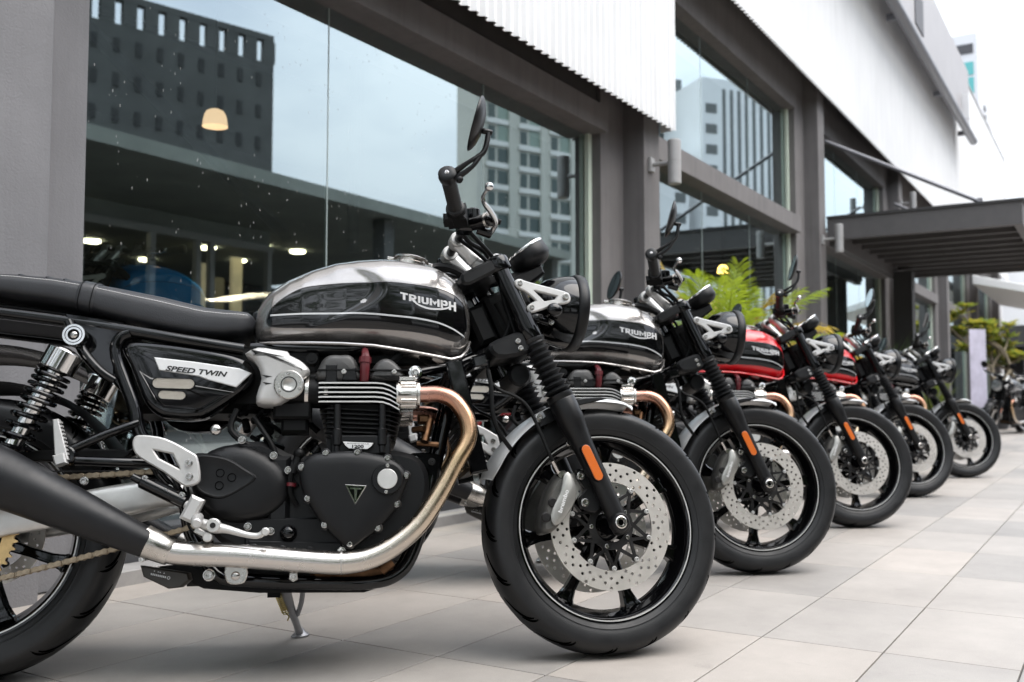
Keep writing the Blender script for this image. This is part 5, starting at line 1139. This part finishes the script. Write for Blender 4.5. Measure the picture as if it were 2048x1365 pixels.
bx('shop_wall', -14, 27, mir(27.2), mir(27), 0, 4.79, 'interior_dark', CB); bx('lit_panel', 17.35, 17.75, mir(20.6), mir(20.5), .5, 4.2, 'shop_warm', CB); bx('lit_panel', 18.45, 18.8, mir(20.6), mir(20.5), .5, 4.5, 'shop_warm', CB); bx('lit_panel', 17.8, 18.3, mir(20.7), mir(20.65), .5, 3.9, 'shop_dim', CB); bx('dark_counter', 10, 26, mir(24.6), mir(24), 0, 1.2, 'far_dark_wall', CB)
for (x, y) in ((15.8, 22.9), (18.8, 24.6), (18.2, 21.2), (18.9, 19.8), (20.0, 19.6), (20.4, 22.4), (13, 19)):
    b = MB(); b.lathe([(0, -.03), (.20, -.03), (.22, 0), (.22, .03), (0, .03)], (x, mir(y), 4.76), (0, 0, 1), 16); part('ceiling_light', b, 'lamp_glow', CB)

def block(name, label, cx, cy, yaw, w, d, h, m, z0=0):
    e = empty(name, (cx, cy, 0), yaw); tag(e, label, 'building')
    bx('wall', 0, w, -d, 0, z0, h, m, e); return e
# dark office slab
ax_, ay_ = virt(45.9, 62); yv = -15.0
D1 = block('office_slab', 'dark grey office slab with square roof openings, mirrored at left in the glass', ax_, mir(ay_), rad(15) , .1, .1, .1, 'far_dark_wall')
ux, uy = cos(rad(yv)), sin(rad(yv))
def dark(u0, u1, h0, h1, nm='wing', dp=14):
    b = MB(); p = [(u0, 0), (u1, 0), (u1, -dp), (u0, -dp)]
    b.stack([(a * cos(rad(15)) * 0 + a, c) for a, c in p], [(0, h0), (0, h1)], lambda x, y, z: (x, y, z)); return part(nm, b, 'far_dark_wall', D1)
dark(-13.2, -.02, 0, 21.6); dark(-13.2, -.02, 23.0, 23.4, 'roof_beam', .5); dark(-40, -13.6, 0, 34, 'tower_wing', 8)
for i in range(11): dark(-13.2 + i * 1.25, -12.42 + i * 1.25, 21.62, 22.98, 'roof_pier', .4)
for j in range(9):
    for i in range(10):
        b = MB(); b.box((-12.3 + i * 1.25, .03, 20.4 - j * 2.0), (.34, .06, .8)); part('window', b, 'far_dark_line', D1)
# hotel with window grid
hx, hy = virt(31.93 + 2.0, 118)
HT = block('hotel_block', 'beige hotel block with banded window rows, mirrored in the glass', hx, mir(hy), rad(23.1), 20, 5, 41.5, 'hotel_wall')
wd = MB(); wd.box((0, 0, 0), (1.9, .10, 1.7)); WM1 = wd.mesh('window', 'hotel_glass'); wd = MB(); wd.box((0, 0, 0), (1.0, .10, 1.7)); WM2 = wd.mesh('window', 'hotel_glass'); wd = MB(); wd.box((0, 0, 0), (1.9, .10, 2.2)); WM3 = wd.mesh('window', 'hotel_glass_pale')
for j in range(14):
    z = 40.0 - j * 2.75
    for i in range(4):
        x = 1.3 + i * 4.9
        link('window', WM3 if j < 3 else WM1, HT, M.Translation((x + 2.5, .03, z - .9))); link('window', WM2, HT, M.Translation((x + .6, .03, z - .9)))
        b = MB(); b.box((x + 1.8, .14, z - 2.2), (4.0, .28, .62)); part('window_band', b, 'hotel_band', HT)
for i in range(5): b = MB(); b.box((.25 + i * 4.9 - .35, .25, 20.4), (.9, .5, 40.8)); part('pilaster', b, 'hotel_wall', HT)
bx('roof_house', 2, 9, -4.5, -1, 41.51, 44.5, 'hotel_wall', HT)
# white tower
tx, ty = virt(31.93 - 11.2, 150)
WT = block('white_tower', 'white office tower with vertical stripes, mirrored in the upper window', tx, mir(ty), rad(38), 15.5, 12, 50, 'tower_white')
for i in range(9): bx('window_strip', 3.6 + i * 1.35, 4.2 + i * 1.35, -.02, .05, 3, 48.5, 'tower_grey', WT)
for j in range(14): bx('window', .6, 2.6, -.02, .06, 44.5 - j * 3.2, 46 - j * 3.2, 'tower_grey', WT)
bx('rear_block', -9, 4, -26, -13, 0, 54, 'tower_grey', WT); bx('low_wing', -12, -2.2, -8, -.4, 0, 38, 'tower_white', WT)
for j in range(11): bx('window', -4.6, -2.8, -.41, -.33, 33.5 - j * 3.2, 35 - j * 3.2, 'tower_grey', WT)
# trees behind the photographer, mirrored in the paintwork
def leafy_tree(loc, h, r, label, seed):
    q = random.Random(seed); e = empty('leafy_tree', loc); tag(e, label, 'tree', 'trees behind the photographer')
    b = MB(); b.tube([(0, 0, 0), (.1, .05, h * .25), (.05, -.1, h * .5), (0, 0, h * .8)], [.22, .17, .13, .05], 10, sub=3); cl = []
    for i in range(36):
        a = q.uniform(0, 2 * pi); z = q.uniform(.16, 1.0) * h; rr = r * q.uniform(.25, 1) * (1 - .55 * abs(z / h - .55)); c = V((rr * cos(a), rr * sin(a), z)); cl.append((c, q.uniform(.6, 1.2))); b.tube([(0, 0, z * .75), c], [.06, .015], 6)
    part('trunk', b, 'bark', e, 60); f = MB()
    for c, s in cl:
        for k in range(190):
            d = V((q.gauss(0, 1), q.gauss(0, 1), q.gauss(0, .8))); d = d.normalized() * s * q.random() ** .45; p = c + d; o = V((q.gauss(0, 1), q.gauss(0, 1), q.gauss(0, .6))).normalized(); w = o.cross(V((.3, .2, 1))).normalized() * .055; l = .22
            f.add([p, p + o * l * .5 + w, p + o * l, p + o * l * .5 - w], [(0, 1, 2, 3)])
    part('crown', f, 'grass_green', e, 80)
for i, (x, y, h, r_, lab) in enumerate(((-5.5, -3.2, 9.5, 3.4, 'tall broad tree behind the photographer, largest reflection in the nearest tank'), (-2.0, -7.0, 9.0, 3.2, 'rounded tree behind the photographer, reflected at the tank front'), (-7.5, 1.2, 9.5, 3.4, 'tall tree at the photographer\'s left, reflected in the side panel'), (-8.5, -8.5, 13, 4.2, 'tallest tree farthest behind the photographer'))): leafy_tree((x, y, 0), h, r_, lab, 20 + i)
# red awning and hedge in front of the hotel
RA = empty('red_awning', (0, 0, 0)); tag(RA, 'red awning roof in front of trees, mirrored low in the glass', 'awning')
qx, qy = virt(31.93 - .9, 46); b = MB(); b.prism([(-4, 4.0), (4, 4.0), (2.5, 5.2), (-2.5, 5.2)], -3, 3, .02, lambda x, z, y: (qx + x, mir(qy) + y, z)); part('canopy', b, 'awning_red', RA); b = MB()
for sx in (-3.5, 3.5): b.cyl((qx + sx, mir(qy) - 2, 0), (qx + sx, mir(qy) - 2, 4), .08, n=8)
part('poles', b, 'far_dark_wall', RA)

# ------------------------------------------------------------------ background at the far right
BT = empty('background_tower', (60, 6.3, 0)); tag(BT, 'white hotel tower with teal windows rising behind the fascia', 'building')
bx('wall', 0, 7, 0, 9, 0, 21.4, 'tower_pale', BT)
for z0, z1, m_ in ((20.25, 20.8, 'window_dark'), (19.0, 19.75, 'teal_glass'), (17.95, 18.85, 'teal_glass'), (17.0, 17.75, 'window_dark'), (15.6, 16.5, 'teal_glass')): bx('window', -.05, .03, .2, 1.75, z0, z1, m_, BT)
for i in range(7):     # small dark lettering down the side, unreadable at this distance
    b = MB(); b.box((2.8 + .12 * (i % 2), -.04, 17.7 - i * .52), (.55 - .12 * (i % 3), .06, .26)); part('sign_mark', b, 'hotel_letter', BT)
WH = empty('white_hall', (36, 4.6, 0)); tag(WH, 'white hall with dark band beyond the frangipani', 'building')
bx('wall', -.5, 14, -6.0, 2.0, 3.0, 7.2, 'white_wall', WH); bx('dark_band', -.55, 14, -6.1, 2.0, 2.3, 2.99, 'canopy_dark', WH); bx('shade_wall', 2.2, 2.4, -6.0, 2.0, 0, 2.29, 'shade_black', WH); bx('post', -.3, 0.0, .2, .5, 0, 2.29, 'canopy_dark', WH); bx('post', -.3, 0.0, -2.2, -1.95, 0, 2.29, 'canopy_dark', WH)  # shade_wall is a black sheet painted as the shaded interior
AW = empty('white_awning', (0, 0, 0)); tag(AW, 'white sloping awning beneath the far end of the canopy', 'awning')
b = MB(); b.prism([(2.75, 3.4), (.3, 2.75), (.3, 2.60), (2.75, 3.2)], 24, 30, .01, lambda y, z, x: (x, y, z)); part('cloth', b, 'awning_white', AW); b = MB(); b.cyl((24.1, .4, 0), (24.1, .4, 2.62), .03, n=8); b.cyl((29.9, .4, 0), (29.9, .4, 2.62), .03, n=8); part('poles', b, 'pipe_grey', AW)
BN = empty('banner_stand', (20.6, 2.30, 0), rad(-50)); tag(BN, 'blurred white and lilac banner stand behind the tree', 'banner')
b = MB(); b.box((0, 0, 1.2), (.34, .012, 1.5)); part('banner_cloth', b, 'banner_lilac', BN); b = MB(); b.box((0, .03, .22), (.52, .10, .06)); b.cyl((0, .04, .2), (0, .04, 1.95), .012, n=8); b.box((0, .04, .09), (.3, .3, .18)); part('base', b, 'pipe_grey', BN)

# ------------------------------------------------------------------ plants
rp_ = random.Random(11)
def frond(b, base, az, el, L, w, droop, nleaf=26, ll=.20):
    d = V((cos(az), sin(az), 0)); P = []
    for i in range(12):
        t = i / 11; P.append(V(base) + d * (L * t * cos(el)) + V((0, 0, L * t * sin(el) - droop * L * t * t)))
    b.tube(P, [.008 * (1 - .8 * i / 11) for i in range(12)], 5)
    sd = V((-sin(az), cos(az), 0))
    for i in range(nleaf):
        t = .18 + .82 * i / (nleaf - 1); k = min(int(t * 11), 10); p = P[k].lerp(P[k + 1], t * 11 - k); tg = (P[k + 1] - P[k]).normalized()
        l = ll * (sin(pi * (t * .8 + .15)) * .7 + .35)
        for s in (-1, 1):
            dr = (sd * s * .62 + tg * .85 + V((0, 0, .25 - .5 * rp_.random()))).normalized(); e_ = p + dr * l + V((0, 0, -.25 * l)); mid = p + dr * l * .5 + V((0, 0, -.02 * l)); q = tg * w
            b.add([p - q * .4, p + q * .4, mid + q, e_, mid - q], [(0, 1, 2, 3, 4)])
def palm(name, loc, label, n, L, el0, mats, z0=.3, pot=True):
    e = empty(name, loc); tag(e, label, 'plant')
    for i in range(n):
        az = 2 * pi * i / n + rp_.uniform(-.3, .3); b = MB(); el = rp_.uniform(*el0); frond(b, (0.06 * cos(az), .06 * sin(az), z0), az, el, L * rp_.uniform(.75, 1.1), .0065, rp_.uniform(.15, .45), 40, .24); part('frond', b, mats[0] if rp_.random() < .72 else mats[1], e, 60)
    if pot:
        b = MB(); b.lathe([(0, 0), (.15, 0), (.20, .32), (.22, .33), (.22, .37), (.19, .37), (.185, .33), (0, .33)], ax=(0, 0, 1), n=24); part('pot', b, 'kerb_stone', e)
    b = MB(); b.cyl((0, 0, .2), (0, 0, z0 + .03), .06, .045, n=10); part('stem', b, 'bark', e)
palm('palm_plant', (6.85, 2.45, 0), 'bright green potted palm between the second and third motorcycles', 22, 1.0, (.6, 1.35), ('palm_green', 'palm_yellow'), .85)
palm('palm_plant', (7.9, 2.5, 0), 'yellowish low palm beside the taller palm against the window', 20, .85, (.4, 1.2), ('palm_yellow', 'palm_green'), .80)
def grass(name, loc, label, n, h, m):
    e = empty(name, loc); tag(e, label, 'plant'); b = MB()
    for i in range(n):
        az = rp_.uniform(0, 2 * pi); r = rp_.uniform(0, .12); p = V((r * cos(az), r * sin(az), .3)); d = V((cos(az), sin(az), 0)); hh = h * rp_.uniform(.6, 1.1); sd = V((-sin(az), cos(az), 0)) * .011; ln = rp_.uniform(.15, .55)
        pts = [p + d * (ln * hh * t * t) + V((0, 0, hh * t * (1 - .25 * ln * t))) for t in (0, .35, .7, 1)]
        b.add([pts[0] - sd, pts[0] + sd, pts[1] + sd, pts[1] - sd, pts[2] + sd * .7, pts[2] - sd * .7, pts[3]], [(0, 1, 2, 3), (3, 2, 4, 5), (5, 4, 6)])
    part('blades', b, m, e, 60); b = MB(); b.lathe([(0, 0), (.15, 0), (.19, .30), (.17, .30), (.165, .27), (0, .27)], ax=(0, 0, 1), n=20); part('pot', b, 'kerb_stone', e)
grass('grass_plant', (11.9, 2.45, 0), 'spiky dark green pot plant left of the canopy post behind the fourth motorcycle', 130, 1.15, 'grass_green'); palm('palm_plant', (9.6, 2.5, 0), 'low green palm behind the third and fourth motorcycles', 16, .7, (.5, 1.2), ('grass_green', 'palm_green'), .55); grass('grass_plant', (12.9, 2.4, 0), 'spiky green pot plant nearest the canopy post', 130, 1.05, 'grass_green'); grass('grass_plant', (16.4, 2.45, 0), 'small bright green pot plant beside the far pillar', 110, .85, 'tree_green')
def frangipani(loc, label):
    e = empty('frangipani_tree', loc); tag(e, label, 'tree'); tips = []; tr = MB()
    def grow(p, d, L, r, dep):
        q = p + d * L; tr.tube([p, p.lerp(q, .5) + V((rp_.uniform(-.03, .03), rp_.uniform(-.03, .03), 0)), q], [r, r * .9, r * .8], 7)
        if dep <= 1: tips.append((q, d))
        if dep == 0: return
        for k in range(rp_.choice((2, 2, 3))):
            a = rp_.uniform(0, 2 * pi); nd = (d * .75 + V((cos(a), sin(a), rp_.uniform(-.15, .7))) * .75).normalized(); grow(q, nd, L * rp_.uniform(.5, .95), r * .74, dep - 1)
    grow(V((0, 0, .25)), V((.05, 0, 1)), .62, .05, 4)
    part('trunk', tr, 'bark', e, 60)
    b1, b2, b3 = MB(), MB(), MB()
    for (p, d) in tips:
        for k in range(20):
            a = rp_.uniform(0, 2 * pi); o = (d * .4 + V((cos(a), sin(a), rp_.uniform(-.1, .5)))).normalized(); s = o.cross(V((0, 0, 1))).normalized() * .034; l = rp_.uniform(.18, .30)
            (b1 if rp_.random() < .6 else b2).add([p, p + o * l * .4 + s, p + o * l * .75 + s * .9, p + o * l + V((0, 0, -.02)), p + o * l * .75 - s * .9, p + o * l * .4 - s], [(0, 1, 2, 3, 4, 5)])
    for k in range(2):
        p = max(tips, key=lambda t: t[0].z - .3 * t[0].y * 0)[0]
        for i in range(22): a = rp_.uniform(0, 2 * pi); o = V((cos(a), sin(a), rp_.uniform(-.2, .8))).normalized(); s = o.cross(V((0, 0, 1))).normalized() * .02; b3.add([p + V((0, 0, .05)), p + V((0, 0, .05)) + o * .05 + s, p + V((0, 0, .05)) + o * .085, p + V((0, 0, .05)) + o * .05 - s], [(0, 1, 2, 3)])
    part('foliage', b1, 'tree_green', e, 60); part('foliage', b2, 'tree_yellow', e, 60); part('flower', b3, 'flower_red', e, 60)
    b = MB(); b.lathe([(0, 0), (.20, 0), (.27, .26), (.28, .30), (.25, .30), (.24, .26), (0, .26)], ax=(0, 0, 1), n=24); part('pot', b, 'skirting_dark', e)
frangipani((22.0, 2.15, 0), 'frangipani tree with a red bloom and bare forked branches at the end of the court')
frangipani((23.6, 1.82, 0), 'second frangipani tree at the far right edge of the court')

# ------------------------------------------------------------------ motorcycles
bike = build_bike(); place_bike(bike, 1.2105, 2.15, -48.95, 9.5)
tag(bike, 'nearest motorcycle, silver and black tank, sharp in the foreground', 'motorcycle', 'motorcycles lined up outside the showroom')
def recolour(root, table):
    for o in root.children_recursive:
        n = o.name.split('.')[0]
        if n in table and o.type == 'MESH': 
            o.material_slots[0].link = 'OBJECT'; o.material_slots[0].material = MT[table[n]]
def resteer(root, deg):
    k = steer_mtx(rad(deg)) @ steer_mtx(rad(6.9)).inverted()
    for o in root.children:
        if o.pass_index == 1: o.matrix_basis = k @ o.matrix_basis
def spin(root, a):
    for o in root.children:
        if o.name.split('.')[0] == 'front_wheel': o.matrix_basis = o.matrix_basis @ M.Rotation(rad(a), 4, 'Y')
SKIP = ('chain_link', 'stitching')
row = [(2.571, 2.248, -53.2, 8.6, {}, 'second motorcycle from the front, silver tank, beside the nearest one', 25),
       (4.065, 2.263, -54.9, 9.6, {'fuel_tank': 'red_paint', 'tank_seam': 'red_paint', 'rear_fender': 'red_paint'}, 'third motorcycle, nearer of the two with red tanks', 70),
       (5.717, 2.274, -53.6, 9.8, {'fuel_tank': 'red_paint', 'tank_seam': 'red_paint', 'rear_fender': 'red_paint'}, 'fourth motorcycle, farther of the two with red tanks', 110),
       (7.62, 2.25, -57.5, 9.8, {'fuel_tank': 'black_paint', 'tank_seam': 'black_paint', 'tank_panel': 'navy_paint', 'rear_fender': 'black_paint'}, 'fifth motorcycle with black tank at the far end of the row', 160)]
for (x, y, yaw, lean, tab, lab, sa), sdeg in zip(row, (3.4, 4.2, 7.4, 2.6)):
    c = copy_tree(bike, None, SKIP); place_bike(c, x, y, yaw, lean); tag(c, lab, 'motorcycle', 'motorcycles lined up outside the showroom'); recolour(c, tab); resteer(c, sdeg); spin(c, sa)
for o in list(bike.children):       # the nearest machine shows no left mirror
    if o.name.split('.')[0] == 'mirror_arm' and sum(v.co.y for v in o.data.vertices) > 0:
        for q in list(o.children): bpy.data.objects.remove(q)
        bpy.data.objects.remove(o)
ALLSKIP = SKIP + ('bolt', 'bolt_boss', 'lettering', 'stud')
c = copy_tree(bike, None, ALLSKIP); place_bike(c, 3.93, 3.98, 176, 5); c.location.z = .30; c['label'] = 'blue tanked motorcycle parked inside the showroom behind the glass'; c['group'] = 'motorcycles behind the row'
recolour(c, {'fuel_tank': 'blue_paint', 'tank_seam': 'blue_paint', 'tank_panel': 'blue_paint', 'tank_stripe': 'blue_paint', 'rear_fender': 'blue_paint'})
PD = tag(bx('display_podium', 1.6, 4.8, 3.6, 4.4, .02, .30, 'canopy_grey', None, .01), 'low dark podium under the blue motorcycle inside the showroom', 'podium')
for k, (x, y, yaw) in enumerate(((20.0, 1.42, 158), (21.8, 1.25, 166))):
    c = copy_tree(bike, None, ALLSKIP); place_bike(c, x, y, yaw, 8); c['label'] = ('blurred black motorcycle parked at the far right edge', 'more distant dark motorcycle behind the far right one')[k]; c['group'] = 'motorcycles behind the row'
    recolour(c, {'fuel_tank': 'black_paint', 'tank_seam': 'black_paint', 'tank_panel': 'navy_paint', 'rear_fender': 'black_paint', 'front_fender': 'black_paint'})
